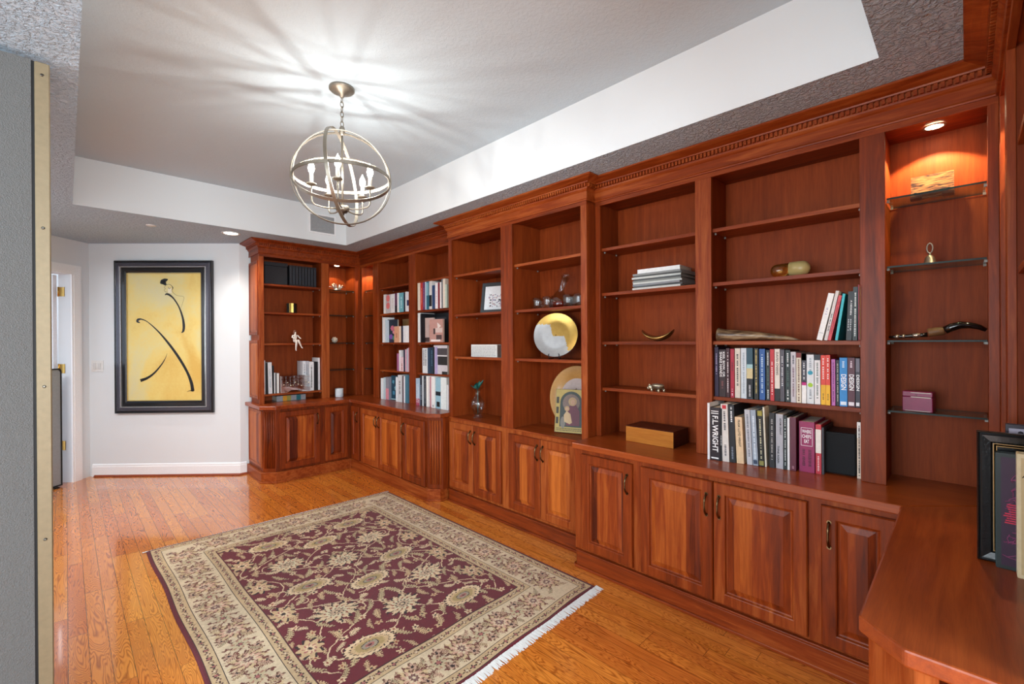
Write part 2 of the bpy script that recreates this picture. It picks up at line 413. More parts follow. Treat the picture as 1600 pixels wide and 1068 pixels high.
mb = MB(); t = thing('half_height_panel', 'half-height smooth grey panel standing in the white doorway', 'panel', (*dpt(.65, .03), 0))
L = Vector((*dpt(.65, .03), 0))
c = .03; rr = []
for a in range(6): rr.append((.31+c-c*math.sin(PI/2*a/5) if False else .31+c*(1-math.cos(PI/2*a/5)), 1.12-c+c*math.sin(PI/2*a/5)))
outline = [(.31, .012)]+rr+[(.97, 1.12), (.97, .012)]
def plate(mb, ol, n0, n1, mi=0):
    k = len(ol); vs = [(*dpt(s, n0), z) for s, z in ol]+[(*dpt(s, n1), z) for s, z in ol]
    return mb.add(vs, [tuple(range(k)), tuple(range(2*k-1, k-1, -1))]+[(i, (i+1) % k, k+(i+1) % k, k+i) for i in range(k)], mi)
def shift(mb, l): mb.v = [tuple(Vector(v)-l) for v in mb.v]; return mb
shift(plate(MB(), outline, .0, .03), L).build('panel_sheet', M_PEB2, t)
ins = [(s+(.012 if s < .5 else -.012), z+(.012 if z < .5 else -.012)) for s, z in outline]
edge = MB(); k = len(outline)
edge.loft([[(*dpt(s, n), z) for s, z in ol] for ol, n in ((outline, .0305), (outline, .034), (ins, .034), (ins, .0305))], caps=False, smooth=False)
shift(edge, L).build('rim', M_BLK, t)
for s in (.36, .92): shift(dprism(MB(), s, s+.04, -.03, .06, 0, .012), L).build('foot', M_BLK, t)

# light switch, ceiling fittings, vent
def wall_pt(s, n):
    a, b_ = Vector(NW1), Vector(NW0); d = (b_-a).normalized(); m = Vector((d.y, -d.x))
    p = a+d*s+m*n; return (p.x, p.y)
def nwprism(mb, s0, s1, n0, n1, z0, z1, mi=0): return mb.prism([wall_pt(s0, n0), wall_pt(s1, n0), wall_pt(s1, n1), wall_pt(s0, n1)], z0, z1, mi)
M_PLAS = mat('white_plastic', 'dcdcda', .4)
L = Vector((*wall_pt(.082, 0), 1.07)); t = thing('light_switch', 'white double rocker light switch on the wall beside the doorway', 'light switch', L)
shift(nwprism(MB(), .024, .140, .001, .007, 1.067, 1.182), L).build('switch_plate', M_PLAS, t)
for s in (.058, .106): shift(nwprism(MB(), s-.015, s+.015, .007, .012, 1.093, 1.156), L).build('rocker', mat('switch_rocker', 'cfcfce', .35), t)
M_EMIT = mat('lamp_lens_lit', 'ffffff', emit='fff3e0', estr=9)
def downlight(loc, label, r=.068):
    t = thing('recessed_downlight', label, 'ceiling light', loc)
    MB().lathe([(r, 0), (r+.004, -.004), (r*.9, -.009), (r*.74, -.004), (r*.7, .0)], n=32, caps=False).build('trim_ring', M_PLAS, t)
    MB().lathe([(.001, -.001), (r*.72, -.001), (r*.72, -.0035), (.001, -.0035)], n=32).build('lens', M_EMIT, t)
    return t
downlight((1.093, 4.80, ZS), 'round white recessed downlight in the low ceiling before the tall painting', .075)
t = thing('sprinkler_cover', 'small white round sprinkler cover on the low ceiling left of the downlight', 'sprinkler', (.527, 4.95, ZS))
MB().lathe([(.036, 0), (.036, -.004), (.02, -.009), (.001, -.01)], n=24, caps=False).build('cover_plate', M_PLAS, t)
t = thing('air_vent', 'white-framed grey air vent high on the recessed ceiling step', 'vent', (1.852, 4.59, 2.546))
MB().box((-.135, -.010, -.10), (.135, 0, -.085)).box((-.135, -.010, .085), (.135, 0, .10)).box((-.135, -.010, -.085), (-.12, 0, .085)).box((.12, -.010, -.085), (.135, 0, .085)).build('vent_frame', M_TRIM, t)
MB().box((-.12, -.004, -.085), (.12, 0, .085)).build('vent_back', mat('vent_grey', '9a9c9e', .6), t)
mb = MB()
for i in range(14): z = -.079+i*.0122; mb.add([(-.12, -.0045, z), (.12, -.0045, z), (.12, -.009, z-.006), (-.12, -.009, z-.006)], [(0, 1, 2, 3)])
mb.build('louvres', mat('vent_louvre', 'b4b6b8', .5), t, fix=False)

# ------------------------------------------------------------------ cabinetry
M_BRZ = mat('antique_brass', '6a543a', .25, metal=1)
M_GLASS_SHELF = clear('shelf_glass', 'd4e2dc'); M_GLASS_EDGE = mat('shelf_glass_edge', '142420', .35, spec=.2)
M_CLIP = mat('shelf_clip', '8c8a84', .5, metal=.2)
class Plane:
    """cabinet front plane: s runs along it, d out of it towards the room, z up"""
    def __init__(s, kind, c): s.k = kind; s.c = c
    def P(s, a, d, z):
        if s.k == 'E': return (s.c-d, a, z)
        if s.k == 'N': return (a, s.c-d, z)
        return (a, s.c+d, z)
    def box(s, mb, a, b, mi=0): return mb.box(s.P(*a), s.P(*b), mi)
    def U(s): return {'E': (0, -1, 0), 'N': (1, 0, 0), 'S': (-1, 0, 0)}[s.k]      # viewer's right
    def N_(s): return {'E': (-1, 0, 0), 'N': (0, -1, 0), 'S': (0, 1, 0)}[s.k]
    def along(s): return 'y' if s.k == 'E' else 'x'
def put(mb, name, m, parent, **k):
    L = Vector(parent.location); p = parent.parent
    while p: L = L+p.location; p = p.parent
    mb.v = [(v[0]-L[0], v[1]-L[1], v[2]-L[2]) for v in mb.v]
    return mb.build(name, m, parent, **k)
DOORP = [(0, 0), (0, .015), (.004, .02), (.048, .02), (.052, .0185), (.056, .010), (.061, .0085), (.064, .0085), (.086, .0155), (.0875, .017), (.090, .0172)]
def door(pl, parent, s0, s1, z0, z1, hs=None, hz=.57, d=0.):
    a, b = sorted((s0, s1)); w = b-a; h = z1-z0
    start = b if pl.k in 'ES' else a
    mb = MB().raised(pl.P(start, d+.001, z0), pl.U(), (0, 0, 1), pl.N_(), w, h, DOORP, mi_split=6)
    o = put(mb, 'door', [W['z'], WF], parent)
    if hs is not None:
        mb = MB(); pts = []
        for i in range(13):
            t = -1+i/6; pts.append(pl.P(hs, d+.021+.026*(1-abs(t)**3.2), hz+.05*t))
        mb.tube(pts, [.0055-.0015*(1-abs(-1+i/6)) for i in range(13)], 8)
        for e in (-.05, .05):
            q = [pl.P(hs, d+.0205, hz+e), pl.P(hs, d+.024, hz+e)]; mb.tube(q, .0085, 10)
        put(mb, 'handle', M_BRZ, o)
    return o
def panel(pl, parent, s0, s1, z0, z1, d=0., name='raised_panel'):
    a, b = sorted((s0, s1)); start = b if pl.k in 'ES' else a
    mb = MB().raised(pl.P(start, d+.0005, z0), pl.U(), (0, 0, 1), pl.N_(), b-a, z1-z0, [(0, 0), (0, .006), (.004, .008), (.02, .008), (.024, .003), (.03, .003), (.05, .0075)], mi_split=5)
    return put(mb, name, [W['z'], WF], parent)

ZTOP = 2.21
def hutch(name, label, pl, s0, s1, bays, z0, depth, loc, end_lo=True):
    """open shelving: bays = (sa, sb, [shelf tops], glass)"""
    t = thing(name, label, 'bookcase', loc)
    bays = sorted(bays); al = pl.along()
    mb = MB(); pl.box(mb, (s0+.002, -depth, z0), (s1-.002, -depth+.012, ZTOP+.03)); put(mb, 'back_panel', WB, t)
    mb = MB(); pl.box(mb, (s0+.002, -depth+.012, ZTOP+.012), (s1-.002, -.02, ZTOP+.03)); put(mb, 'top_panel', W[al], t)
    edges = [s0]+[q for b in bays for q in (b[0], b[1])]+[s1]
    for i in range(0, len(edges), 2):
        a, b = edges[i], edges[i+1]
        fr = MB(); pl.box(fr, (a, -.02, z0), (b, 0, ZTOP)); put(fr, 'stile', W['z'], t, bevel=.0015)
        k = .004; pa, pb = (a if i == 0 else a+k), (b if i == len(edges)-2 else b-k)
        mb = MB(); pl.box(mb, (pa, -depth+.012, z0), (pb, -.02, ZTOP+.012)); put(mb, 'side_panel' if i in (0, len(edges)-2) else 'partition', WB, t)
    mb = MB(); pl.box(mb, (s0, -.02, ZTOP), (s1, .0, 2.262)); put(mb, 'top_rail', W[al], t, bevel=.0015)
    for b in bays:
        for zz in b[2]:
            mb = MB()
            if b[3]:
                pl.box(mb, (b[0]+.002, -depth+.016, zz-.007), (b[1]-.002, -.03, zz))
                mb.mi[-6:] = [0, 0, 1, 1, 1, 1]; o = put(mb, 'glass_shelf', [M_GLASS_SHELF, M_GLASS_EDGE], t)
            else:
                pl.box(mb, (b[0]-.002, -depth+.014, zz-.019), (b[1]+.002, -.022, zz)); o = put(mb, 'shelf', W[al], t, bevel=.001)
            for e in (b[0]+.004, b[1]-.004):
                for dd in (-.05, -depth+.05):
                    k = -1 if e > (b[0]+b[1])/2 else 1
                    zt = zz-.0195 if not b[3] else zz-.0075; c = MB(); pl.box(c, (e-.004*k, dd-.003, zt-.009), (e+.005*k, dd+.003, zt)); put(c, 'shelf_peg', M_CLIP, o)
    return t
FAR, MA, MBt, MC, RET = Plane('N', 4.92), Plane('E', 2.42), Plane('E', 2.33), Plane('E', 2.42), Plane('S', -.086)
SH = [1.94, 1.655, 1.345, 1.052]
far_h = hutch('bookcase', 'cherry bookcase on the far wall with woven black boxes on top shelf', FAR, 1.358, 2.42, [(1.403, 1.973, [1.945, 1.66, 1.345, .833], 0), (2.056, 2.357, [1.935, 1.655, 1.345, 1.045], 1)], .7425, .275, (1.9, 5.05, .742))
a_h = hutch('bookcase', 'cherry bookcase next to the lit far corner, filled with pale books', MA, 3.122, 4.92, [(4.63, 4.887, SH, 1), (3.896, 4.515, SH, 0), (3.19, 3.78, SH, 0)], .7425, .235, (2.55, 4.0, .742))
b_h = hutch('bookcase', 'projecting cherry bookcase holding the decanter, glass vase and gold plates', MBt, 1.68, 3.12, [(2.468, 3.075, [1.915, 1.58, 1.225], 0), (1.727, 2.345, [1.915, 1.58, 1.225], 0)], .70, .325, (2.5, 2.4, 0))
c_h = hutch('bookcase', 'wide cherry bookcase holding the tusk, speaker and colourful paperbacks', MC, -.086, 1.678, [(1.031, 1.642, SH, 0), (.321, .946, SH, 0), (-.057, .236, SH, 1)], .7425, .235, (2.55, .8, .742))
r_h = hutch('bookcase', 'dark cherry bookcase seen edge-on at the right above the desk', RET, 1.2, 2.42, [(2.08, 2.36, SH, 1), (1.26, 2.0, [1.94, 1.56], 0)], .7425, .235, (1.8, -.2, .742))
# raised panels on the left flank of the far bookcase
LF = Plane('E', 1.358)
panel(LF, far_h, 4.945, 5.235, .79, 1.375); panel(LF, far_h, 4.945, 5.235, 1.43, 2.17)

# crown moulding with dentils, mitred around the whole run, one piece per bookcase
PATH = [Vector(p) for p in ((1.358, 5.24), (1.358, 4.92), (2.42, 4.92), (2.42, 3.12), (2.33, 3.12), (2.33, 1.68), (2.42, 1.68), (2.42, -.086), (1.2, -.086), (1.2, -.34))]
PROF = [(0, 2.2345), (.007, 2.2345), (.009, 2.240), (.006, 2.247), (.006, 2.292), (.012, 2.297), (.018, 2.305), (.019, 2.312), (.019, 2.335), (.034, 2.336), (.036, 2.342), (.050, 2.346), (.072, 2.354), (.086, 2.358), (.090, 2.361), (.090, 2.3685), (0, 2.3685)]
def off(i, d):
    def nrm(a, b): v = (b-a).normalized(); return Vector((v.y, -v.x))
    if i == 0: n = nrm(PATH[0], PATH[1]); return PATH[0]+n*d
    if i == len(PATH)-1: n = nrm(PATH[-2], PATH[-1]); return PATH[-1]+n*d
    a, b = nrm(PATH[i-1], PATH[i]), nrm(PATH[i], PATH[i+1]); return PATH[i]+(a+b)*d
def crown(i0, i1, parent):
    mb = MB(); mb.loft([[(*off(i, d), z) for d, z in PROF] for i in range(i0, i1+1)], smooth=False)
    for i in range(i0, i1):
        a, b = off(i, .019), off(i+1, .019); v = (b-a); L = v.length; v.normalize(); n = Vector((v.y, -v.x))
        k = max(1, int(L/.0195)); st = L/k
        for j in range(k):
            p = a+v*(st*j+st*.22); q = p+v*st*.56
            mb.prism([tuple(p), tuple(q), tuple(q+n*.013), tuple(p+n*.013)], 2.3135, 2.334)
    o = put(mb, 'crown_moulding', W['y'], parent); return o
crown(0, 2, far_h); crown(2, 3, a_h); crown(3, 6, b_h); crown(6, 7, c_h); crown(7, 9, r_h)

# worktops (front edge with a small rounded nosing)
def worktop(name, label, poly, loc, m):
    t = thing(name, label, 'worktop', loc)
    put(MB().prism(poly, .706, .742), 'top', m, t, bevel=.005)
    return t
worktop('worktop', 'cherry worktop running around the far corner under the pale books',
        [(1.31, 5.245), (1.31, 4.76), (1.42, 4.65), (2.16, 4.65), (2.16, 3.22), (2.24, 3.122), (2.66, 3.122), (2.66, 5.245)], (2.2, 4.5, .706), WTY)
worktop('worktop', 'long cherry worktop under the tusk shelf carrying the black speaker', [(2.16, 1.674), (2.16, .17), (2.655, -.335), (2.655, 1.674)], (2.4, .8, .706), WTY)
worktop('worktop', 'cherry desk top with clipped corner in the right foreground', [(2.16, .17), (1.24, .17), (1.165, .088), (1.165, -.335), (2.655, -.335)], (1.7, -.1, .706), WTX)

def reeds(mb, p, q, n, z0, z1, k=5):
    p, q, n = Vector(p), Vector(q), Vector(n); v = q-p
    for i in range(k):
        c = p+v*(.16+.68*i/(k-1)); mb.tube([(c.x+n.x*.001, c.y+n.y*.001, z0), (c.x+n.x*.001, c.y+n.y*.001, z1)], .0075, 8)
# far corner base cabinet
t = thing('base_cabinet', 'cherry base cabinet wrapping the far corner with fluted corners', 'cabinet', (2.2, 4.5, 0))
body = [(1.345, 5.24), (1.345, 4.775), (1.435, 4.69), (2.19, 4.69), (2.19, 3.235), (2.265, 3.125), (2.65, 3.125), (2.65, 5.24)]
put(MB().prism(body, .10, .7055), 'carcass', W['z'], t, bevel=.002)
pl_ = [(1.325, 5.24), (1.325, 4.765), (1.428, 4.668), (2.172, 4.668), (2.172, 3.225), (2.245, 3.138), (2.65, 3.138), (2.65, 5.24)]
def grow(poly, e, lo, hi):
    """offset only the front vertices lo..hi of a plinth outline"""
    out = []
    for i, p in enumerate(poly):
        if lo <= i <= hi:
            a, b, c_ = Vector(poly[i-1]), Vector(p), Vector(poly[(i+1) % len(poly)])
            def nr(u, v): w_ = (v-u).normalized(); return Vector((w_.y, -w_.x))
            n1, n2 = nr(a, b), nr(b, c_); s = (n1+n2); k = e/max(.35, (s.length_squared/2)); out.append(tuple(b+s*k))
        else: out.append(p)
    return out
def plinth(parent, poly, lo, hi, sgn=1):
    mb = MB().prism(poly, .0, .092); mb.prism(grow(poly, .006*sgn, lo, hi), .092, .104); mb.prism(grow(poly, .012*sgn, lo, hi), .0, .016)
    return put(mb, 'plinth', W['y'], parent, bevel=.003)
plinth(t, pl_, 1, 5)
p, q = Vector(body[1]), Vector(body[2]); v = (q-p).normalized(); n = Vector((v.y, -v.x)); n = n if n.y < 0 else -n
mb = MB(); reeds(mb, p, q, n, .14, .68); put(mb, 'fluted_pilaster', W['z'], t)
p, q = Vector(body[4]), Vector(body[5]); v = (q-p).normalized(); n = Vector((v.y, -v.x)); n = n if n.x < 0 else -n
mb = MB(); reeds(mb, p, q, n, .14, .68); put(mb, 'fluted_pilaster', W['z'], t)
FB, AB = Plane('N', 4.69), Plane('E', 2.19)
door(FB, t, 1.465, 1.853, .122, .68, 1.823, .575); door(FB, t, 1.902, 2.142, .122, .68)
door(AB, t, 4.478, 4.66, .108, .668, 4.505, .565); door(AB, t, 4.076, 4.433, .108, .668, 4.103, .565); door(AB, t, 3.65, 4.072, .108, .668, 4.045, .565); door(AB, t, 3.265, 3.62, .108, .668, 3.592, .565)
panel(Plane('E', 1.345), t, 4.80, 5.225, .14, .69)
# projecting bookcase: its own base with doors
mb = MB(); mb.prism([(2.33, 3.12), (2.33, 1.68), (2.65, 1.68), (2.65, 3.12)], .10, .70); put(mb, 'base_carcass', W['z'], b_h)
mb = MB(); mb.box((2.325, 1.684, .70), (2.62, 3.116, .712)); put(mb, 'bottom_shelf', W['y'], b_h, bevel=.002)
plinth(b_h, [(2.31, 3.105), (2.31, 1.695), (2.65, 1.695), (2.65, 3.105)], 0, 1)
for a, b, hs in ((2.787, 3.098, 2.812), (2.464, 2.783, 2.758), (2.066, 2.378, 2.09), (1.755, 2.062, 2.037)): door(MBt, b_h, a, b, .128, .674, hs, .58)
# near base cabinet
t = thing('base_cabinet', 'long cherry base cabinet with four doors below the paperbacks', 'cabinet', (2.4, .9, 0))
put(MB().prism([(2.19, 1.672), (2.19, .142), (2.65, .142), (2.65, 1.672)], .10, .7055), 'carcass', W['z'], t, bevel=.002)
plinth(t, [(2.65, 1.664), (2.186, 1.664), (2.172, 1.650), (2.172, .15), (2.65, .15)], 1, 2)
for a, b, hs in ((1.278, 1.612, 1.305), (.849, 1.228, .877), (.466, .845, .818), (.18, .418, .39)): door(AB, t, a, b, .118, .68, hs, .568)
# desk base
t = thing('base_cabinet', 'cherry desk pedestal below the clipped desk top, open at its end', 'cabinet', (1.7, -.1, 0))
mb = MB().prism([(1.60, .138), (1.60, -.33), (2.65, -.33), (2.65, .138)], .10, .7055)
put(mb, 'carcass', W['z'], t)
mb = MB().prism([(1.275, .157), (1.2, .075), (1.2, .04), (1.235, .04), (1.235, .07), (1.30, .137), (1.60, .137), (1.60, .157)], .10, .7055); put(mb, 'corner_post', W['z'], t, bevel=.002)
put(MB().box((1.2, -.33, .10), (1.60, -.305, .7055)), 'side_panel', W['z'], t)
put(MB().box((1.2, -.305, .10), (1.60, .035, .125)), 'bottom_panel', W['x'], t)
put(MB().prism([(1.285, .145), (1.212, .07), (1.212, -.33), (2.65, -.33), (2.65, .136), (1.6, .136)], 0, .0995), 'plinth', W['x'], t)

# lamps inside the glass-shelf bays (recessed in each bay's ceiling)
M_HOT = mat('halogen_lens_lit', 'ffffff', emit='ffe2b8', estr=30)
def puck(loc, parent, power):
    L = Vector(loc)-parent.location
    MB().lathe([(.036, 0), (.036, -.003), (.028, -.004), (.028, 0)], tuple(L), 28, caps=False).build('spot_ring', mat('spot_ring_metal', 'b8b4ac', .3, metal=.9), parent)
    MB().lathe([(.001, -.001), (.028, -.001), (.028, -.002), (.001, -.002)], tuple(L), 28).build('spot_lens', M_HOT, parent)
    lamp('halogen', 'SPOT', (loc[0], loc[1], loc[2]-.012), power, (1, .72, .42), (0, 0, 0), .012, spot=2.0, blend=.12)
puck((2.53, .09, ZTOP+.010), c_h, 13)
puck((2.545, 4.76, ZTOP+.010), a_h, 9)
puck((2.19, 5.03, ZTOP+.010), far_h, 3)
puck((2.2, -.2, ZTOP+.010), r_h, 9)

# ------------------------------------------------------------------ chandelier
M_SILV = mat('brushed_silver_leaf', '8f887c', .4, metal=.85); M_CANDLE = mat('candle_sleeve', 'd8d2c4', .5)
M_BULB = glow('flame_bulb_lit', 'fff4e4', 14); M_RUST = mat('dark_bronze', '4a3a30', .4, metal=.8)
CC = Vector((1.069, 2.377, 2.238)); RG = .25
t = thing('chandelier', 'silver openwork globe chandelier with five candle lamps hanging by a chain', 'chandelier', CC)
MB().lathe([(.066, ZT-CC.z-.0005), (.066, ZT-CC.z-.010), (.058, ZT-CC.z-.017), (.04, ZT-CC.z-.021), (.034, ZT-CC.z-.030), (.014, ZT-CC.z-.036), (.010, ZT-CC.z-.05), (.001, ZT-CC.z-.052)], n=36).build('canopy', M_SILV, t)
mb = MB(); z = ZT-CC.z-.048; i = 0
while z > RG+.028:
    a = 0 if i % 2 else PI/2; pts = []
    for k in range(14):
        q = 2*PI*k/14; x = .0085*math.cos(q); zz = .017*math.sin(q)
        pts.append((x*math.cos(a), x*math.sin(a), z-.014+zz))
    mb.tube(pts, .0022, 6, closed=True); z -= .0265; i += 1
mb.build('chain', M_SILV, t)
VIEW = Vector((CC.x, CC.y, 0)).normalized(); LR = Vector((VIEW.y, -VIEW.x, 0))
def ring(nrm, r, wd=.017, th=.004, name='ring'):
    """flat hoop: wd measured along the hoop's axis"""
    nrm = nrm.normalized(); a = nrm.orthogonal().normalized(); b = nrm.cross(a); rs = []
    for k in range(72):
        q = 2*PI*k/72; e = a*math.cos(q)+b*math.sin(q)
        rs.append([tuple(e*(r+th/2)+nrm*wd/2), tuple(e*(r+th/2)-nrm*wd/2), tuple(e*(r-th/2)-nrm*wd/2), tuple(e*(r-th/2)+nrm*wd/2)])
    rs.append(rs[0]); return MB().loft(rs, caps=False, smooth=False).build(name, M_SILV, t)
Zv = Vector((0, 0, 1))
tilt = Matrix.Rotation(math.radians(-2), 3, VIEW)
def about(ax, deg, v): return Matrix.Rotation(math.radians(deg), 3, ax) @ v
ring(tilt @ Zv, RG-.004)
ring(tilt @ about(LR, 44, Zv), RG+.001)
ring(tilt @ about(LR, 84, Zv), RG+.005)
ring(tilt @ about(LR, 104, Zv), RG-.008)
ring(tilt @ about(VIEW, -5, about(Zv, -17, LR)), RG+.004)
MB().tube([(0, 0, RG+.026), (0, 0, -.19)], .0055, 10).build('stem', M_SILV, t)
MB().lathe([(.001, RG+.030), (.012, RG+.026), (.017, RG+.010), (.012, RG-.012), (.005, RG-.02)], n=20).build('top_cap', M_SILV, t)
MB().lathe([(.008, -.147), (.032, -.150), (.034, -.174), (.030, -.178), (.001, -.178)], n=28).build('hub', M_SILV, t)
MB().lathe([(.028, -.178), (.022, -.186), (.008, -.190), (.010, -.197), (.001, -.206)], n=24).build('finial', M_RUST, t)
base_a = math.atan2(-VIEW.y, -VIEW.x)
for k in range(5):
    q = base_a+math.radians(-8+72*k); c, s = math.cos(q), math.sin(q); R = .155
    pts = [(.03*c, .03*s, -.165)]+[(c*(.03+(R-.06)*u/4), s*(.03+(R-.06)*u/4), -.165-.006*math.sin(PI*u/4)) for u in range(1, 5)]
    pts += [(c*(R-.03+.03*math.sin(a)), s*(R-.03+.03*math.sin(a)), -.135-.03*math.cos(a)) for a in (.4, .8, 1.2, 1.57)]
    pts += [(c*R, s*R, -.10), (c*R, s*R, -.061)]
    arm = MB().tube(pts, .0042, 8).build('arm', M_SILV, t)
    arm_c = (c*R, s*R, -.061)
    MB().lathe([(.004, -.006), (.022, .0), (.026, .006), (.024, .008), (.008, .004), (.001, .005)], arm_c, 20).build('drip_pan', M_SILV, arm)
    MB().lathe([(.010, .006), (.010, .058), (.008, .060), (.001, .060)], arm_c, 16).build('candle_sleeve', M_CANDLE, arm)
    MB().lathe([(.006, .060), (.013, .071), (.0165, .086), (.0125, .106), (.0045, .122), (.0008, .132)], arm_c, 16).build('bulb', M_BULB, arm)
    lamp('candle_lamp', 'POINT', CC+Vector((c*R, s*R, .027)), 1.7, (1, .96, .90), size=.006)
lamp('hall_downlight', 'SPOT', (1.093, 4.80, ZS-.02), 26, (1, .93, .84), (0, 0, 0), .05, spot=2.3, blend=.8)
lamp('hall_fill', 'AREA', (-.75, 4.3, 2.2), 26, (.95, .97, 1), (0, 0, 0), .7, .7)  # unseen lamp added under the hall ceiling to brighten walls and door
lamp('next_room_fill', 'POINT', (-.25, 6.9, 1.9), 12, (.95, .97, 1), size=.25)  # unseen lamp added beyond the doorway to light the door leaf
struct(MB().box((-2.2, 7.9, 0), (1.2, 8.0, ZS)).build('wall_next_room', M_WALL))

# ------------------------------------------------------------------ the rug
def make_rug():
    Wd, Hd = 1.69, 2.30; NX, NY = 530, 720
    u = (np.arange(NX)+.5)/NX*Wd; v = (np.arange(NY)+.5)/NY*Hd
    U, V = np.meshgrid(u, v); rng = np.random.RandomState(5)
    def sm(n):
        a = rng.rand(NY//n+3, NX//n+3); yy = np.arange(NY)/n; xx = np.arange(NX)/n; y0 = yy.astype(int); x0 = xx.astype(int)
        fy = (yy-y0)[:, None]; fx = (xx-x0)[None]; g = lambda i, j: a[np.ix_(y0+i, x0+j)]
        return (g(0, 0)*(1-fy)+g(1, 0)*fy)*(1-fx)+(g(0, 1)*(1-fy)+g(1, 1)*fy)*fx
    jx, jy = (sm(5)-.5)*.009, (sm(5)-.5)*.009
    UX, VY = U+jx, V+jy
    C = lambda h: np.array(lin(h)[:3])
    MAR, MAR2, CRM, TAN, OLV, DRK, ROSE, RUST, BLU = C('66131f'), C('4a0d17'), C('d2bd9c'), C('c2a67e'), C('8f8658'), C('2c1614'), C('a2615a'), C('8a3a26'), C('6f7674')
    img = np.empty((NY, NX, 3)); img[:] = MAR
    def paint(mask, col): img[mask] = col
    E = np.minimum(np.minimum(UX, Wd-UX), np.minimum(VY, Hd-VY))
    Es = np.minimum(np.minimum(U, Wd-U), np.minimum(V, Hd-V))
    # borders from the outside in
    paint(Es < .315, DRK); paint(Es < .311, TAN); paint(Es < .262, DRK); paint(Es < .258, CRM); paint(Es < .07, DRK); paint(Es < .066, TAN); paint(Es < .020, DRK); paint(Es < .017, C('5e1420'))
    def win(cx, cy, r):
        x0, x1 = max(0, int((cx-r)/Wd*NX)), min(NX, int((cx+r)/Wd*NX)+1); y0, y1 = max(0, int((cy-r)/Hd*NY)), min(NY, int((cy+r)/Hd*NY)+1)
        return slice(y0, y1), slice(x0, x1)
    def blob(cx, cy, rx, ry, ang, petals, amp, cols, jag=0.):
        """concentric petalled flower; cols = [(radius fraction, colour)] from the outside in"""
        sl = win(cx, cy, max(rx, ry)*1.35)
        x, y = UX[sl]-cx, VY[sl]-cy; c, s = math.cos(ang), math.sin(ang); X, Y = (x*c+y*s)/rx, (-x*s+y*c)/ry
        r = np.hypot(X, Y); th = np.arctan2(Y, X); im = img[sl]
        for k, (f, col) in enumerate(cols):
            lim = f*(1+amp*np.cos(petals*th+k*PI*.5)+jag*np.sign(np.sin(petals*3*th))*.5)
            im[r < lim] = col
    def leaf(cx, cy, L, w_, ang, col, edge=None, jag=.0):
        sl = win(cx, cy, L*1.2); x, y = UX[sl]-cx, VY[sl]-cy; c, s = math.cos(ang), math.sin(ang); X, Y = (x*c+y*s)/L, (-x*s+y*c)
        Y = Y-.25*L*(X*X-.3); wd = w_*np.sqrt(np.clip(1-X*X, 0, 1))*(1-.35*X)*(1+jag*np.sign(np.sin(X*26)))
        im = img[sl]; inside = (np.abs(X) < 1) & (np.abs(Y) < wd)
        if edge is not None: im[inside] = edge; inside = (np.abs(X) < .93) & (np.abs(Y) < wd-.0035)
        im[inside] = col
        im[(np.abs(X) < .75) & (np.abs(Y) < .0016)] = DRK*.5+col*.5
    def vine(pts, col, w_=.0035):
        P = np.array(pts)
        for a, b in zip(P[:-1], P[1:]):
            n = max(2, int(np.hypot(*(b-a))/.002))
            for t_ in np.linspace(0, 1, n):
                p = a+(b-a)*t_; sl = win(p[0], p[1], w_+.004); m_ = np.hypot(UX[sl]-p[0], VY[sl]-p[1]) < w_; img[sl][m_] = col
    def spiral(cx, cy, r, a0, turn, col, w_=.0032):
        vine([(cx+r*(1-.8*k/26)*math.cos(a0+turn*k/26*4.4), cy+r*(1-.8*k/26)*math.sin(a0+turn*k/26*4.4)) for k in range(27)], col, w_)
    # main field, mirrored about the long axis
    mx, my = Wd/2, Hd/2; fld = Es > .32
    keep = img.copy()
    pale = C('d9bd96'); pal2 = C('c6a67c')
    for k in range(7):
        cy = .40+k*.25
        for sx in (-1, 1):
            A = [(mx+sx*(.265+.17*math.sin(PI*(j/10+k))), cy+.025*j) for j in range(11)]; vine(A, pale)
            A = [(mx+sx*(.10+.09*math.sin(PI*(j/10+k+.5))), cy+.025*j) for j in range(11)]; vine(A, pale, .0028)
            A = [(mx+sx*(.44+.07*math.sin(PI*(j/8+k))), cy+.03*j) for j in range(9)]; vine(A, pale, .0028)
            spiral(mx+sx*(.18 if k % 2 else .36), cy+.12, .05, k, sx, pale)
            spiral(mx+sx*(.42 if k % 2 else .08), cy+.03, .042, k+2, -sx, pale)
    rr_ = np.random.RandomState(11)
    for k in range(18):
        for sx in (-1, 1):
            for q in range(7):
                a = .045+q*.078; cy = .35+k*.10+.05*((q*7+k*3) % 3-1); ang = (.5+.8*((q+k) % 3))*(1 if (q+k) % 2 else -1)*sx+(.0 if sx > 0 else PI)
                leaf(mx+sx*(a+.014*math.sin(k*2.1+q)), cy, .034+.013*((k+q) % 3), .012+.004*((k+2*q) % 2), ang, [pale, pal2, C('bda67c')][(k+q) % 3], DRK*.4+MAR*.6, .3)
    for k in range(22):
        for sx in (-1, 1):
            for q in range(4):
                a = .03+.14*q+.03*math.sin(k*1.7+q); cy = .345+k*.078+.02*math.cos(k+q*2)
                blob(mx+sx*a, cy, .017, .014, k, 5, .35, [(1, pale if (k+q) % 2 else pal2), (.38, RUST if q % 2 else DRK)])
    big = []
    for k in range(5):
        cy = .47+k*.34
        for sx in (-1, 1): big.append((mx+sx*.27, cy, 'oval' if k % 2 == 0 else 'star', sx))
        big.append((mx, cy+.17 if k < 4 else cy+.13, 'star' if k % 2 == 0 else 'oval', 1))
        for sx in (-1, 1): big.append((mx+sx*.47, cy+.17, 'half', sx))
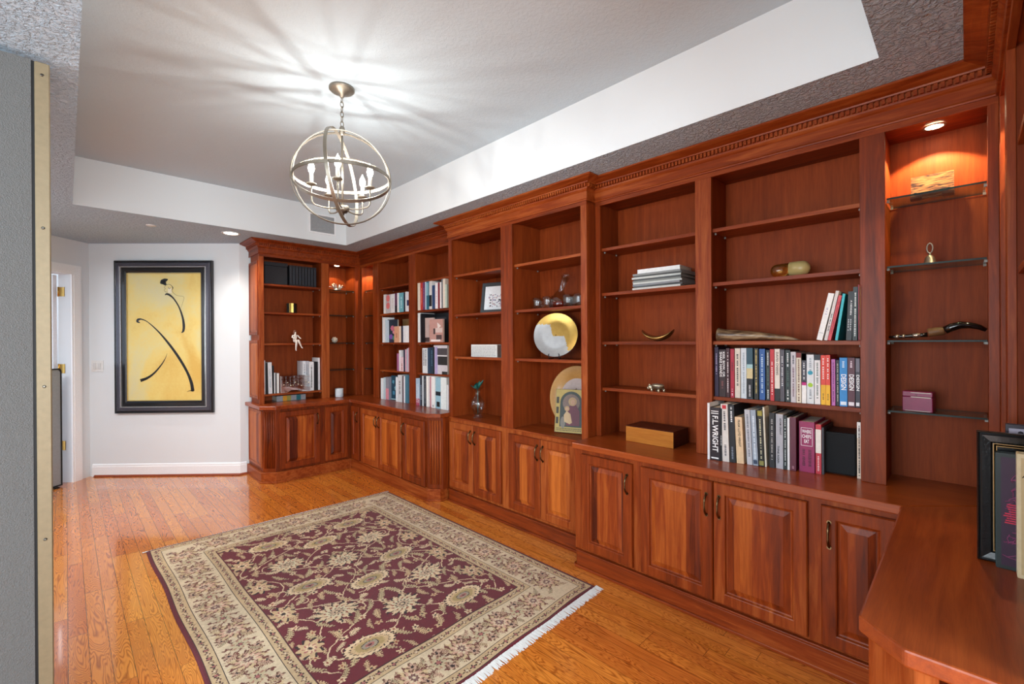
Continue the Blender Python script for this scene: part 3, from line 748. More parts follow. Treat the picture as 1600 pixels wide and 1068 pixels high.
    for x, y, kd, sx in big:
        if kd == 'oval': blob(x, y, .112, .062, .12*sx, 22, .05, [(1.08, DRK), (1.02, pale), (.80, DRK), (.77, pal2), (.60, C('a88e5c')), (.38, DRK), (.34, BLU*.6+pal2*.4), (.2, ROSE), (.08, DRK)])
        elif kd == 'star': blob(x, y, .088, .072, .2*sx, 12, .16, [(1.05, DRK), (.98, pale), (.66, RUST), (.62, C('d8c8a4')), (.42, DRK), (.38, C('c8a98a')), (.18, DRK), (.1, pale)], .1)
        else: blob(x, y, .052, .062, 0, 8, .22, [(1, DRK), (.93, pal2), (.5, ROSE), (.42, pale), (.2, DRK)])
    img[~fld] = keep[~fld]
    # main border: alternating palmettes, leaves and small rosettes
    def border(n, fx, cdim):
        for k in range(n):
            s_ = (k+.5)/n
            x, y, a = fx(s_)
            if k % 2 == 0:
                blob(x, y, .066, .060, a, 9, .2, [(1.02, C('6a3428')), (.95, C('c8ae84')), (.70, C('6a4632')), (.66, C('c89c84')), (.46, CRM), (.30, C('6a3428')), (.24, BLU*.5+RUST*.5), (.1, CRM)], .14)
            else:
                blob(x, y, .052, .056, a, 6, .26, [(1.0, C('6a3428')), (.93, CRM*.9), (.60, RUST*.7+CRM*.3), (.54, OLV*.4+CRM*.6), (.24, DRK), (.18, ROSE)], .2)
            for dx_ in (-.048, .048):
                for dy_ in (-.058, .058):
                    c, s = math.cos(a), math.sin(a); px, py = x+c*dx_-s*dy_*1.25, y+s*dx_+c*dy_*1.25
                    leaf(px, py, .034, .010, a+(.7 if dx_*dy_ > 0 else -.7), [C('b8a884'), C('c4ac84'), C('c8a488')][(k+(dx_ > 0)) % 3], C('74402f'), .3)
            c, s = math.cos(a), math.sin(a); st_ = cdim/n/2
            for sg in (-1, 1):
                px, py = x-s*st_, y+c*st_; px += c*.055*sg; py += s*.055*sg
                blob(px, py, .024, .019, a, 5, .3, [(1, C('6a4632')), (.8, ROSE*.5+CRM*.5), (.35, DRK)])
                spiral(x-s*st_*.7+c*.02*sg, y+c*st_*.7+s*.02*sg, .028, a, sg, C('5a3428'), .0019)
    border(15, lambda q: (.162, .16+q*(Hd-.32), 0), Hd); border(15, lambda q: (Wd-.162, .16+q*(Hd-.32), 0), Hd)
    border(9, lambda q: (.29+q*(Wd-.58), .162, PI/2), Wd); border(9, lambda q: (.29+q*(Wd-.58), Hd-.162, PI/2), Wd)
    # guard stripes: little meander
    for off_, amp in ((.043, .010), (.286, .011)):
        for side in range(4):
            Lg = (Hd if side < 2 else Wd)-2*off_
            n = int(Lg/.034)
            for k in range(n):
                s_ = off_+(k+.5)*Lg/n
                x, y = [(off_, s_), (Wd-off_, s_), (s_, off_), (s_, Hd-off_)][side]
                blob(x, y, .0105, .0105, k, 4, .3, [(1, C('5c3020') if k % 2 else DRK), (.62, CRM if k % 2 else ROSE)])
                dx_ = (0, .017) if side < 2 else (.017, 0)
                blob(x+dx_[0], y+dx_[1], .004, .004, 0, 4, 0, [(1, DRK)])
    ab = 1+(sm(3)-.5)*.16+(sm(40)-.5)*.22+((sm(2)-.5)*.14); weft = 1+.10*(rng.rand(NY, 1)-.5)
    img *= (ab*weft)[..., None]
    # mesh
    FLc, FRc, NRc, NLc = Vector((.362, 3.735)), Vector((2.052, 3.678)), Vector((2.056, 1.435)), Vector((.395, 1.372))
    gx, gy = np.linspace(0, 1, NX+1), np.linspace(0, 1, NY+1); GX, GY = np.meshgrid(gx, gy)
    def bil(i): return NLc[i]*(1-GX)*(1-GY)+NRc[i]*GX*(1-GY)+FRc[i]*GX*GY+FLc[i]*(1-GX)*GY
    PX, PY = bil(0), bil(1)
    PX = PX+.004*np.sin(GY*19)*(GX < .5)*(1-GX*2); PY = PY+.004*np.sin(GX*23)*(1-GY)
    PZ = .0085+.0012*np.sin(GX*9+GY*13)
    edge = np.minimum(np.minimum(GX*Wd, (1-GX)*Wd), np.minimum(GY*Hd, (1-GY)*Hd)); PZ = np.where(edge < .006, .002, PZ)
    n = (NX+1)*(NY+1); co = np.stack([PX, PY, PZ], -1).reshape(-1, 3).astype('f')
    idx = np.arange(n).reshape(NY+1, NX+1); q = np.stack([idx[:-1, :-1], idx[:-1, 1:], idx[1:, 1:], idx[1:, :-1]], -1).reshape(-1, 4).astype('i')
    me = bpy.data.meshes.new('rug_pile'); me.vertices.add(n); me.vertices.foreach_set('co', co.ravel())
    me.loops.add(q.size); me.loops.foreach_set('vertex_index', q.ravel()); me.polygons.add(len(q))
    me.polygons.foreach_set('loop_start', np.arange(0, q.size, 4, dtype='i')); me.update(calc_edges=True)
    ca = me.color_attributes.new('weave', 'FLOAT_COLOR', 'CORNER')
    colr = np.ones((NY*NX, 4, 4), 'f'); colr[:, :, :3] = img.reshape(-1, 1, 3); ca.data.foreach_set('color', colr.ravel())
    me.polygons.foreach_set('use_smooth', np.ones(len(q), bool))
    m = bpy.data.materials.new('rug_wool'); m.use_nodes = True; nn = NT(m); at = nn.node('ShaderNodeVertexColor'); at.layer_name = 'weave'
    g = nn.noise(nn.pos(), 520, 2)
    nn.put(nn.bsdf().inputs['Base Color'], nn.mixrgb('MULTIPLY', .55, at.outputs['Color'], nn.ramp(g, [(.3, (.55, .55, .55, 1)), (.65, (1.2, 1.2, 1.2, 1))])))
    nn.bsdf().inputs['Roughness'].default_value = .95; nn.bsdf().inputs['Specular IOR Level'].default_value = .15
    nn.bsdf().inputs['Sheen Weight'].default_value = .15
    nn.bump(g, .5, .003); me.materials.append(m)
    t = thing('rug', 'maroon and cream Persian-pattern wool rug on the oak floor', 'rug', (1.2, 2.55, 0))
    o = bpy.data.objects.new('pile', me); COL.objects.link(o); o.parent = t; o.location = -t.location
    # fringes: many short flat cotton strands
    def fringe(a, b, out, ln):
        mb = MB(); k = int((b-a).length/.0042); rg = random.Random(3)
        for i in range(k):
            p = a+(b-a)*((i+.5)/k); d = out*(ln*rg.uniform(.8, 1.12))+(b-a).normalized()*rg.uniform(-.006, .006); s_ = (b-a).normalized()*.0024
            z = .003+rg.uniform(0, .002)
            q_ = p+d; p2 = p-out*.004
            mb.add([(*(p2-s_), z), (*(p2+s_), z), (*(q_+s_*.8), .0012), (*(q_-s_*.8), .0012), (*(p2-s_), z+.002), (*(p2+s_), z+.002), (*(q_+s_*.8), .0025), (*(q_-s_*.8), .0025)],
                   [(0, 1, 2, 3), (7, 6, 5, 4), (0, 4, 5, 1), (1, 5, 6, 2), (2, 6, 7, 3), (3, 7, 4, 0)])
        put(mb, 'fringe', mat('fringe_cotton', 'dfe0de', .9), t, fix=False)
    fringe(NLc, NRc+Vector((.012, 0)), Vector((.01, -1)).normalized(), .042); fringe(FLc+Vector((-.02, 0)), FRc+Vector((.01, 0)), Vector((0, 1)), .018)
make_rug()

# spines measured as (plane, left, right, height, lean, look, colour, print)
ROWS = {
 'tusk': ('x', 1.052, [
  (2.4500, -0.9440, -0.9239, 0.261, 0.000, 'slim deep purple', '2a1838', [('dash',.45,.9,'b8a8cc')]),
  (2.4500, -0.9220, -0.8875, 0.248, 0.000, 'black and maroon', '2a0d12', [('text','KISS, BOW, OR',.42,.95,'f2eeee',.52,.9),('text','SHAKE HANDS',.42,.95,'f2eeee',.1,.48),('dash',.18,.34,'8a5050')]),
  (2.4500, -0.8849, -0.8667, 0.255, 0.000, 'slim dark maroon', '3a0a16', [('dash',.1,.92,'e8dcdc')]),
  (2.4500, -0.8639, -0.8450, 0.252, 0.000, 'slim crimson', 'a80f30', [('dash',.55,.75,'50101c'),('dash',.04,.18,'f0d0d8')]),
  (2.4500, -0.8434, -0.8167, 0.255, 0.000, 'beige', 'd8ccbc', [('dash',.25,.92,'18181c')]),
  (2.4500, -0.8130, -0.7862, 0.256, 0.000, 'pale silver', 'd0d8de', [('dash',.1,.92,'98a4ae')]),
  (2.4500, -0.7850, -0.7556, 0.257, 0.000, 'teal and black picture', '204858', [('band',.02,.4,'101014'),('band',.4,.6,'cdbd8e'),('band',.6,.68,'9fc4c8'),('dash',.05,.28,'c8c8cc')]),
  (2.4500, -0.7503, -0.7306, 0.256, 0.000, 'black with yellow patterned', '17140c', [('dash',.14,.98,'e0c878'),('dash',.12,.98,'e6d08a')]),
  (2.4500, -0.7274, -0.7014, 0.253, 0.000, 'royal blue', '22569a', [('dash',.14,.92,'c4d8e8')]),
  (2.4500, -0.6971, -0.6795, 0.247, 0.000, 'black green lettered', '131c1c', [('dash',.03,.22,'e6eeee'),('dash',.7,.96,'f0f4f4'),('dash',.3,.66,'5c7468')]),
  (2.4500, -0.6781, -0.6601, 0.252, 0.000, 'bright red', 'c0242e', [('dash',.12,.76,'ffe6e4')]),
  (2.4500, -0.6593, -0.6363, 0.253, 0.000, 'cream with black foot', 'e6dccf', [('band',0,.24,'15191c'),('text','DAVID CHANG',.5,.94,'5a4438',.3,.75)]),
  (2.4500, -0.6349, -0.6166, 0.250, 0.000, 'charcoal grey', '4c4650', [('dash',.3,.88,'e6e6ea')]),
  (2.4500, -0.6131, -0.5919, 0.248, 0.000, 'black with white titled', '12211f', [('dash',.04,.24,'f0f4f4'),('dash',.68,.95,'f4f6f6'),('dash',.3,.62,'4e6a60')]),
  (2.4500, -0.5897, -0.5680, 0.240, 0.000, 'light grey', 'c9c2c6', [('dash',.12,.7,'6a3c52'),('dash',.76,.94,'2a2030')]),
  (2.4500, -0.5667, -0.5467, 0.236, 0.000, 'cream with rust lettering', 'ded2bc', [('band',.9,1,'7c2018'),('dash',.04,.88,'6a3820')]),
  (2.4500, -0.5454, -0.5266, 0.233, 0.000, 'grey, magenta and white banded', 'f2f0ee', [('band',.42,1,'3c3c48'),('band',.36,.43,'c01078'),('band',.86,1,'a8a8b0'),('dash',.48,.82,'f0f0f0')]),
  (2.4500, -0.5253, -0.4968, 0.228, 0.000, 'wide white dotted', 'dde0e2', [('dot',.63,'2a98b0'),('dot',.38,'a2cc2c'),('dash',.68,.94,'9aa0a6'),('dash',.1,.3,'8a9096')]),
  (2.4500, -0.4947, -0.4717, 0.228, 0.000, 'white with navy head', 'eae6e4', [('band',.89,1,'20242e'),('dash',.12,.85,'5a6a60')]),
  (2.4500, -0.4700, -0.4516, 0.226, 0.000, 'red over yellow', 'e03a22', [('band',0,.4,'f2b820'),('dash',.52,.95,'fff0ea'),('dash',.1,.24,'8a6410')]),
  (2.4500, -0.4507, -0.4336, 0.227, 0.000, 'second red over yellow', 'e03a22', [('band',0,.4,'f2b820'),('dash',.52,.95,'fff0ea'),('dash',.1,.24,'8a6410')]),
  (2.4500, -0.4300, -0.4152, 0.208, 0.000, 'slim orchid pink', 'bd64ae', [('dash',.08,.94,'5a2060')]),
  (2.4500, -0.4129, -0.4011, 0.205, 0.000, 'slim black', '0c0c0e', [('dash',.1,.94,'d8d4c0')]),
  (2.4500, -0.3995, -0.3710, 0.216, 0.000, 'sky blue', '1a86cc', [('text','DESIGN',.34,.66,'ffffff',.2,.9),('dash',.8,.94,'d8f0ff'),('band2',.03,.1,'e8f4ff')]),
  (2.4500, -0.3696, -0.3440, 0.217, 0.000, 'plum', '541a2c', [('text','DESIGN',.34,.66,'ffffff',.2,.9),('dash',.8,.94,'f0d8e0'),('band2',.03,.1,'f4ecf0')]),
  (2.4500, -0.3426, -0.3263, 0.215, 0.000, 'slate grey', '2b2735', [('text','DESIGN',.34,.66,'ffffff',.2,.9),('band2',.72,.99,'74707c'),('band2',.03,.1,'f0f0f4')]),
  (2.4500, -0.3252, -0.3230, 0.212, 0.000, 'pink spined', 'c0609a', []),
 ]),
 'speaker': ('x', 0.742, [
  (2.3257, -0.9336, -0.9220, 0.287, 0.000, 'thin white tall', 'e8e8ea', []),
  (2.3308, -0.9231, -0.8749, 0.267, 0.000, 'black with huge white lettered', '22131c', [('text','F.L.WRIGHT',.16,.84,'f4f2f2',.25,.85),('band2',.03,.055,'f4f2f2'),('band2',.88,.895,'f4f2f2'),('band2',.92,.935,'f4f2f2')]),
  (2.3358, -0.8756, -0.8653, 0.264, 0.000, 'thin black', '151014', [('dash',.3,.5,'f0f0f0')]),
  (2.3399, -0.8646, -0.8320, 0.287, -0.027, 'beige tilted', 'dcd6d0', [('dot2',.95,'c02430'),('dash',.55,.88,'38343a'),('dash',.1,.3,'5a585e')]),
  (2.3455, -0.8316, -0.8038, 0.287, -0.026, 'black tilted', '17171d', [('dash',.7,.96,'f4f4f4'),('dash',.06,.28,'8890a0')]),
  (2.3517, -0.8012, -0.7674, 0.228, -0.039, 'tan', 'e4c49c', [('text','FRANK LLOYD WRIGHT',.36,.94,'3a2a1c',.4,.72)]),
  (2.3593, -0.7570, -0.7322, 0.267, -0.043, 'light grey leaning', 'bfc0c6', [('dash',.15,.92,'70727c')]),
  (2.3643, -0.7309, -0.7070, 0.268, -0.043, 'blue grey leaning', '9aa6b4', [('dash',.12,.9,'e8f0f6'),('band2',.03,.1,'30405a')]),
  (2.3692, -0.7043, -0.6833, 0.269, -0.031, 'black with olive head', '12110e', [('band',.9,.99,'a09438'),('band',.02,.1,'8a8444'),('dash',.14,.85,'ded8b0')]),
  (2.3725, -0.6814, -0.6731, 0.285, -0.034, 'thin cream tall', 'e0d8c2', []),
  (2.3776, -0.6635, -0.6403, 0.261, 0.000, 'charcoal black', '17151a', [('dash',.15,.9,'a8a4a0')]),
  (2.3836, -0.6379, -0.6071, 0.257, 0.000, 'silver grey', 'b4b4bb', [('text','ADAM GRANT',.62,.93,'1c1c22',.52,.8),('text','THINK AGAIN',.1,.42,'1c1c22',.2,.48)]),
  (2.3886, -0.6054, -0.5917, 0.253, 0.000, 'slim black and teal', '10201f', [('dash',.08,.94,'dfe8e6')]),
  (2.3912, -0.5910, -0.5813, 0.243, 0.000, 'thin white', 'f0f0f0', []),
  (2.3949, -0.5812, -0.5563, 0.247, 0.000, 'dark wine', '5c1730', [('dash',.04,.09,'c090a0')]),
  (2.4061, -0.5476, -0.4866, 0.231, 0.000, 'thick magenta', '962058', [('frame',.52,.88,'f0e8ee'),('text3','WHERE|CHEFS|EAT',.56,.85,'f6eef4'),('dash2',.12,.46,'5a0c34')]),
  (2.4158, -0.4844, -0.4622, 0.223, 0.000, 'red and white', 'c22c3c', [('band',.42,.9,'efe9de'),('dash',.06,.38,'f6d0d4')]),
  (2.4193, -0.4617, -0.4532, 0.211, 0.000, 'thin dark grey', '34323a', []),
  (2.4496, -0.3385, -0.3230, 0.246, 0.000, 'white and peach speckled', 'e2cdb8', [('band',.72,1,'ece8e2'),('dash',.05,.95,'2c2622'),('dash',.1,.9,'4a3a30')]),
 ]),
 'lean': ('x', 1.345, [
  (2.4000, -0.4764, -0.4536, 0.211, 0.218, 'white leaning', 'efeeec', [('dash',.55,.7,'b0a8c8'),('band2',.15,.16,'b8b8b8')]),
  (2.4000, -0.4479, -0.4351, 0.221, 0.202, 'slim grey and white leaning', 'd6cfcb', [('dash',.2,.55,'4a4446')]),
  (2.4000, -0.4341, -0.4217, 0.200, 0.209, 'slim coral red leaning', 'cf3e46', [('dash',.15,.9,'a02430')]),
  (2.4000, -0.4072, -0.3968, 0.204, 0.140, 'slim turquoise leaning', '2cb4c2', []),
  (2.4000, -0.3684, -0.3482, 0.211, 0.042, 'black upright', '202226', [('text','A HIDDEN',.52,.82,'e8e8ea',.5,.8),('dash2',.2,.45,'c8ccd0')]),
  (2.4000, -0.3453, -0.3284, 0.229, 0.015, 'dark green', '222c2c', [('dash',.08,.92,'e8eeec')]),
  (2.4000, -0.3223, -0.3230, 0.237, 0.000, 'thin pink', 'e06a80', []),
 ]),
 'a1u': ('x', 1.655, [
  (2.4200, -4.3959, -4.3578, 0.202, 0.000, 'thin white', 'eeeeee', []),
  (2.4200, -4.3551, -4.2539, 0.196, 0.000, 'pale grey with red patterned', 'c6c4c6', [('dot',.4,'e07878'),('dot',.8,'e07878')]),
  (2.4200, -4.2500, -4.1672, 0.195, 0.000, 'white', 'e8e8ea', [('dash',.2,.8,'d8d0c8')]),
  (2.4200, -4.1634, -4.1203, 0.200, 0.000, 'purple and black', '5a2f52', [('band',0,.35,'18141c')]),
  (2.4200, -4.1165, -4.0877, 0.197, 0.000, 'slim white', 'f0f0f0', []),
  (2.4200, -4.0840, -3.9980, 0.195, 0.000, 'light teal', '6fb3bf', [('dash',.2,.8,'c8e4ea')]),
  (2.4200, -3.9955, -3.9714, 0.191, 0.000, 'slim navy', '1a2438', []),
  (2.4200, -3.9666, -3.9379, 0.198, 0.000, 'thin pale grey', 'e4e6ea', []),
  (2.4200, -3.9343, -3.8980, 0.188, 0.000, 'white and navy', 'e2e4ec', [('band',.3,.6,'2a3660')]),
 ]),
 'a2u': ('x', 1.655, [
  (2.4200, -3.7375, -3.6976, 0.262, 0.000, 'cream', 'e6dcc8', []),
  (2.4200, -3.6932, -3.6538, 0.262, 0.000, 'red', 'c03a30', [('dash',.2,.8,'e8a088')]),
  (2.4200, -3.6506, -3.6139, 0.259, 0.000, 'plum purple', '6c3a66', [('dash',.1,.8,'a878a0')]),
  (2.4200, -3.6118, -3.5905, 0.262, 0.000, 'slim light blue', 'bfd4e0', []),
  (2.4200, -3.5873, -3.5535, 0.262, 0.000, 'tall teal', '2c6a80', [('band',.5,.95,'7fb0c0')]),
  (2.4200, -3.5472, -3.5056, 0.262, 0.000, 'black and white', 'd8d4d0', [('band',.1,.5,'1a181c')]),
  (2.4200, -3.4963, -3.4575, 0.218, 0.000, 'short navy', '24406c', []),
  (2.4200, -3.4524, -3.4101, 0.237, 0.000, 'white', 'efe8ea', [('dash',.2,.7,'d8a8b0')]),
  (2.4200, -3.4061, -3.3803, 0.236, 0.000, 'slim maroon', '862634', []),
  (2.4200, -3.3773, -3.3546, 0.237, 0.000, 'slim white', 'eeeae6', []),
  (2.4200, -3.3527, -3.3312, 0.262, 0.000, 'grey', '70747a', []),
  (2.4200, -3.3283, -3.2945, 0.262, 0.000, 'tall cream', 'e8dccb', []),
  (2.4200, -3.2926, -3.2677, 0.208, 0.000, 'pale green', 'c4d4c4', []),
 ]),
 'a1m': ('x', 1.345, [
  (2.4200, -4.4247, -4.3781, 0.269, 0.000, 'tall white', 'eceef0', []),
  (2.4200, -4.3754, -4.3510, 0.238, 0.000, 'thin light blue', 'cfe0ea', []),
  (2.4200, -4.1826, -4.0889, 0.167, 0.000, 'peach', 'd8a484', [('dash',.3,.6,'b07858')]),
  (2.4200, -4.0852, -4.0444, 0.165, 0.000, 'cream', 'ead2bc', []),
  (2.4200, -4.0419, -4.0150, 0.166, 0.000, 'slim navy', '242c44', []),
  (2.4200, -4.0113, -3.9786, 0.167, 0.000, 'slim white', 'eaecf0', []),
  (2.4200, -3.9750, -3.8980, 0.167, 0.000, 'wide white', 'eef0f2', []),
 ]),
 'a2m': ('x', 1.345, [
  (2.4200, -3.7375, -3.6998, 0.283, 0.000, 'tall white', 'eef0ee', []),
  (2.4200, -3.6954, -3.6756, 0.277, 0.000, 'thin black', '18181c', []),
 ]),
 'a1l': ('x', 1.052, [
  (2.4200, -4.1291, -4.0939, 0.180, 0.000, 'slim mauve', 'a86a94', []),
  (2.4200, -4.0902, -4.0666, 0.214, 0.000, 'thin white', 'f0eef0', []),
  (2.4200, -4.0641, -4.0052, 0.146, 0.000, 'short pink and white', 'e6c8d0', [('dash',.1,.6,'a06a50')]),
  (2.4200, -4.0016, -3.9714, 0.221, 0.000, 'slim navy', '232a44', []),
  (2.4200, -3.9690, -3.9451, 0.224, 0.000, 'thin rose', 'd0a8b8', []),
  (2.4200, -3.9427, -3.9189, 0.234, 0.000, 'thin grey', 'b8c0c8', []),
  (2.4200, -3.9166, -3.8980, 0.241, 0.000, 'slim pink', 'd098a8', []),
 ]),
 'a2l': ('x', 1.052, [
  (2.4200, -3.6625, -3.5809, 0.239, 0.000, 'white with black speckled', 'dfe2e4', [('dash2',.3,.95,'30343a')]),
  (2.4200, -3.5767, -3.5326, 0.243, 0.000, 'navy', '25405a', []),
  (2.4200, -3.5295, -3.4850, 0.246, 0.000, 'dark teal', '1c3446', [('dash',.3,.9,'5a86a0')]),
  (2.4200, -3.4809, -3.4625, 0.249, 0.000, 'thin black', '16161a', []),
  (2.4200, -3.4605, -3.4402, 0.249, 0.000, 'thin lilac', 'b8a8d0', []),
 ]),
 'a1b': ('x', 0.742, [
  (2.4000, -4.4308, -4.3772, 0.222, 0.000, 'slim white', 'e6ecf0', []),
  (2.4000, -4.3731, -4.3312, 0.232, 0.000, 'pale blue', 'bcd0d8', []),
  (2.4000, -4.3258, -4.2646, 0.239, 0.000, 'grey with pink foot', '8a8c98', [('band',.02,.5,'d88a98')]),
  (2.4000, -4.1226, -4.0825, 0.249, 0.000, 'slim white', 'e4eaee', []),
  (2.4000, -4.0775, -4.0061, 0.273, 0.000, 'white and grey', 'd8dadc', [('dash',.3,.8,'5a4c4c')]),
  (2.4000, -4.0024, -3.9721, 0.268, 0.000, 'slim brown speckled', '6c5c64', []),
  (2.4000, -3.9697, -3.9481, 0.266, 0.000, 'thin white', 'eef0f4', []),
  (2.4000, -3.9457, -3.8980, 0.276, 0.000, 'steel blue', '48788c', []),
 ]),
 'a2b': ('x', 0.742, [
  (2.4000, -3.7467, -3.6823, 0.257, 0.000, 'pale blue speckled', 'a8c0d4', [('dash2',.1,.8,'e0e8f0'),('band',0,.25,'b0506a')]),
  (2.4000, -3.6779, -3.6431, 0.287, 0.000, 'black and navy', '1e2432', [('dash',.2,.7,'a0b0c0')]),
  (2.4000, -3.6409, -3.6193, 0.287, 0.000, 'thin white', 'd8e0e4', []),
  (2.4000, -3.6161, -3.5714, 0.287, 0.000, 'charcoal', '34383e', [('dash',.1,.9,'788088')]),
  (2.4000, -3.5682, -3.5367, 0.287, 0.000, 'slim white', 'f4f2ec', []),
  (2.4000, -3.5106, -3.4951, 0.286, 0.000, 'thin rose', 'c87888', []),
  (2.4000, -3.4931, -3.4339, 0.287, 0.000, 'white', 'ecebe8', [('dash',.04,.1,'30384a')]),
  (2.4000, -3.4239, -3.3464, 0.281, 0.000, 'light blue with black picture', '94bccc', [('band',.42,.55,'1c2630'),('dot2',.14,'14181c')]),
  (2.4000, -3.3435, -3.2577, 0.287, 0.000, 'wide white', 'e6ecea', []),
  (2.4000, -3.2521, -3.2294, 0.226, 0.000, 'thin short white', 'e8eaec', []),
 ]),
 'faru': ('y', 0.833, [
  (4.9700, 1.4112, 1.4241, 0.339, 0.000, 'thin pale', 'e8e8ea', []),
  (4.9700, 1.4264, 1.4518, 0.315, 0.000, 'black', '0f0f12', []),
  (4.9700, 1.4536, 1.4906, 0.318, -0.019, 'white', 'e9eaec', [('dash',.2,.8,'a8b8c0')]),
  (4.9700, 1.4930, 1.5062, 0.284, 0.000, 'slim black', '101014', []),
  (4.9700, 1.5080, 1.5207, 0.209, 0.000, 'short white', 'f0f0f0', []),
  (4.9700, 1.5225, 1.5304, 0.204, 0.000, 'short thin black', '141216', []),
  (4.9700, 1.5316, 1.5548, 0.203, 0.000, 'short cream', 'ece8e4', []),
  (4.9700, 1.7911, 1.8221, 0.319, 0.000, 'white with grey lettered', 'e4e6ea', [('dash',.6,.9,'788088')]),
  (4.9700, 1.8241, 1.8554, 0.318, 0.000, 'pale grey', 'c4c6cc', [('dash2',.5,.9,'808890')]),
  (4.9700, 1.8574, 1.9059, 0.309, 0.000, 'white with black lettered', 'f0f0f0', [('dash',.1,.9,'181818')]),
  (4.9700, 1.9080, 1.9490, 0.308, 0.000, 'black', '0e0e11', []),
  (4.9700, 1.9510, 1.9710, 0.350, 0.000, 'tall white', 'edeef0', []),
 ]),
}
# ------------------------------------------------------------------ painting on the angled wall
def nwP(s, n, z): return (*wall_pt(s, n), z)
pc = Vector(nwP(.762, .0, 1.417)); t = thing('framed_painting', 'tall yellow painting of black brush strokes in a dark double frame', 'painting', pc)
def nw_frame(s0, s1, z0, z1, wd, n0, n1, lip=0.):
    mb = MB(); rs = []
    for i, (a, b) in enumerate(((s0, z0), (s1, z0), (s1, z1), (s0, z1), (s0, z0))):
        sx = 1 if a == s0 else -1; sz = 1 if b == z0 else -1
        rs.append([nwP(a, n0, b), nwP(a, n1-lip, b), nwP(a+sx*wd*.25, n1, b+sz*wd*.25), nwP(a+sx*wd*.75, n1, b+sz*wd*.75), nwP(a+sx*wd, n1-lip, b+sz*wd), nwP(a+sx*wd, n0, b+sz*wd)])
    return mb.loft(rs, caps=False, smooth=False)
M_FRB = mat('black_lacquer', '101116', .22, coat=.5); M_FRG = mat('gunmetal_lacquer', '4a4a55', .3, metal=.4, coat=.4)
fx0, fx1, fz0, fz1 = .272, 1.253, .642, 2.193
put(nw_frame(fx0, fx1, fz0, fz1, .022, .002, .034, .006), 'outer_frame', M_FRB, t)
put(nw_frame(fx0+.018, fx1-.018, fz0+.018, fz1-.018, .048, .004, .040, .012), 'frame_band', M_FRG, t)
put(nw_frame(fx0+.062, fx1-.062, fz0+.062, fz1-.062, .006, .004, .034), 'fillet', mat('silver_fillet', 'c8c8c8', .3, metal=.6), t)
put(nw_frame(fx0+.066, fx1-.066, fz0+.066, fz1-.066, .055, .004, .030, .010), 'inner_frame', M_FRB, t)
put(nw_frame(.388, 1.137, .768, 2.066, .006, .004, .022), 'slip', mat('gilt_slip', 'c8b070', .4, metal=.4), t)
m = bpy.data.materials.new('painted_yellow_ground'); m.use_nodes = True; n_ = NT(m)
g1 = n_.noise(n_.scale(n_.pos(), (1, 1, .6)), 1.9, 3, .8); g2 = n_.noise(n_.pos(), 40, 4)
n_.put(n_.bsdf().inputs['Base Color'], n_.ramp(n_.math('ADD', g1, n_.math('MULTIPLY', n_.math('SUBTRACT', g2, .5), .12)), [(.30, 'cfc9a0'), (.46, 'd8c987'), (.55, 'dfc673'), (.72, 'd3ab52')]))
n_.bsdf().inputs['Roughness'].default_value = .5
cv = put(nwprism(MB(), .385, 1.14, .004, .012, .765, 2.07), 'canvas', m, t)
M_INK = mat('ink_black', '15171a', .35)
def stroke(pts, wds, name='brush_stroke', mt=M_INK):
    """pts in picture pixels of the canvas: x 131..603 -> s, y 118..940 -> z"""
    P = [Vector((.391+(x-131)/472*.739, 2.059-(y-118)/822*1.286)) for x, y in pts]
    # smooth Catmull-Rom
    Q = []; Wq = []
    for i in range(len(P)-1):
        p0, p1, p2, p3 = P[max(0, i-1)], P[i], P[i+1], P[min(len(P)-1, i+2)]
        for k in range(8):
            u = k/8; Q.append(.5*((2*p1)+(p2-p0)*u+(2*p0-5*p1+4*p2-p3)*u*u+(3*p1-p0-3*p2+p3)*u**3)); Wq.append(wds[i]*(1-u)+wds[i+1]*u)
    Q.append(P[-1]); Wq.append(wds[-1]); vs = []; fs = []
    for i, q in enumerate(Q):
        d = (Q[min(i+1, len(Q)-1)]-Q[max(i-1, 0)]).normalized(); nn = Vector((-d.y, d.x))*Wq[i]/472*.739*.5
        for r in (q+nn, q-nn): vs.append(nwP(r.x, .0128, r.y))
        if i: fs.append((2*i-2, 2*i-1, 2*i+1, 2*i))
    put(MB().add(vs, fs), name, mt, cv, fix=False) if False else None
    o = MB(); L = t.location; o.add([tuple(Vector(v)-L) for v in vs], fs); return o.build(name, mt, cv, fix=False)
stroke([(212, 436), (196, 428), (200, 416), (222, 413), (262, 432), (330, 495), (400, 580), (462, 670), (512, 760), (538, 830), (546, 884)], [4, 14, 16, 8, 5, 9, 15, 17, 16, 20, 22])
stroke([(508, 888), (530, 880), (548, 882), (552, 868)], [1, 5, 9, 10])
stroke([(384, 636), (372, 668), (345, 712), (300, 764), (255, 796), (212, 812)], [1, 4, 8, 12, 16, 20])
stroke([(372, 256), (384, 250), (402, 256), (430, 282), (462, 335), (484, 400), (492, 455), (488, 490), (476, 502)], [4, 12, 13, 9, 9, 13, 17, 15, 3])
stroke([(345, 182), (356, 168), (374, 160), (392, 154)], [8, 26, 24, 4]); stroke([(350, 178), (366, 176), (378, 192)], [14, 28, 10])
M_INK2 = mat('thin_ink', '6a5a40', .5)
stroke([(378, 192), (398, 186), (416, 196), (424, 212)], [3, 2, 3, 7]); stroke([(424, 212), (418, 228), (430, 246), (452, 260), (492, 268), (488, 300), (474, 340)], [6, 2, 2, 1.6, 1.6, 1.6, 1], mt=M_INK2)
stroke([(378, 196), (368, 206), (376, 214), (368, 222), (374, 234), (390, 238)], [2, 2, 2, 2, 2, 2], mt=M_INK2); stroke([(394, 204), (400, 216), (410, 208)], [2, 3, 2])
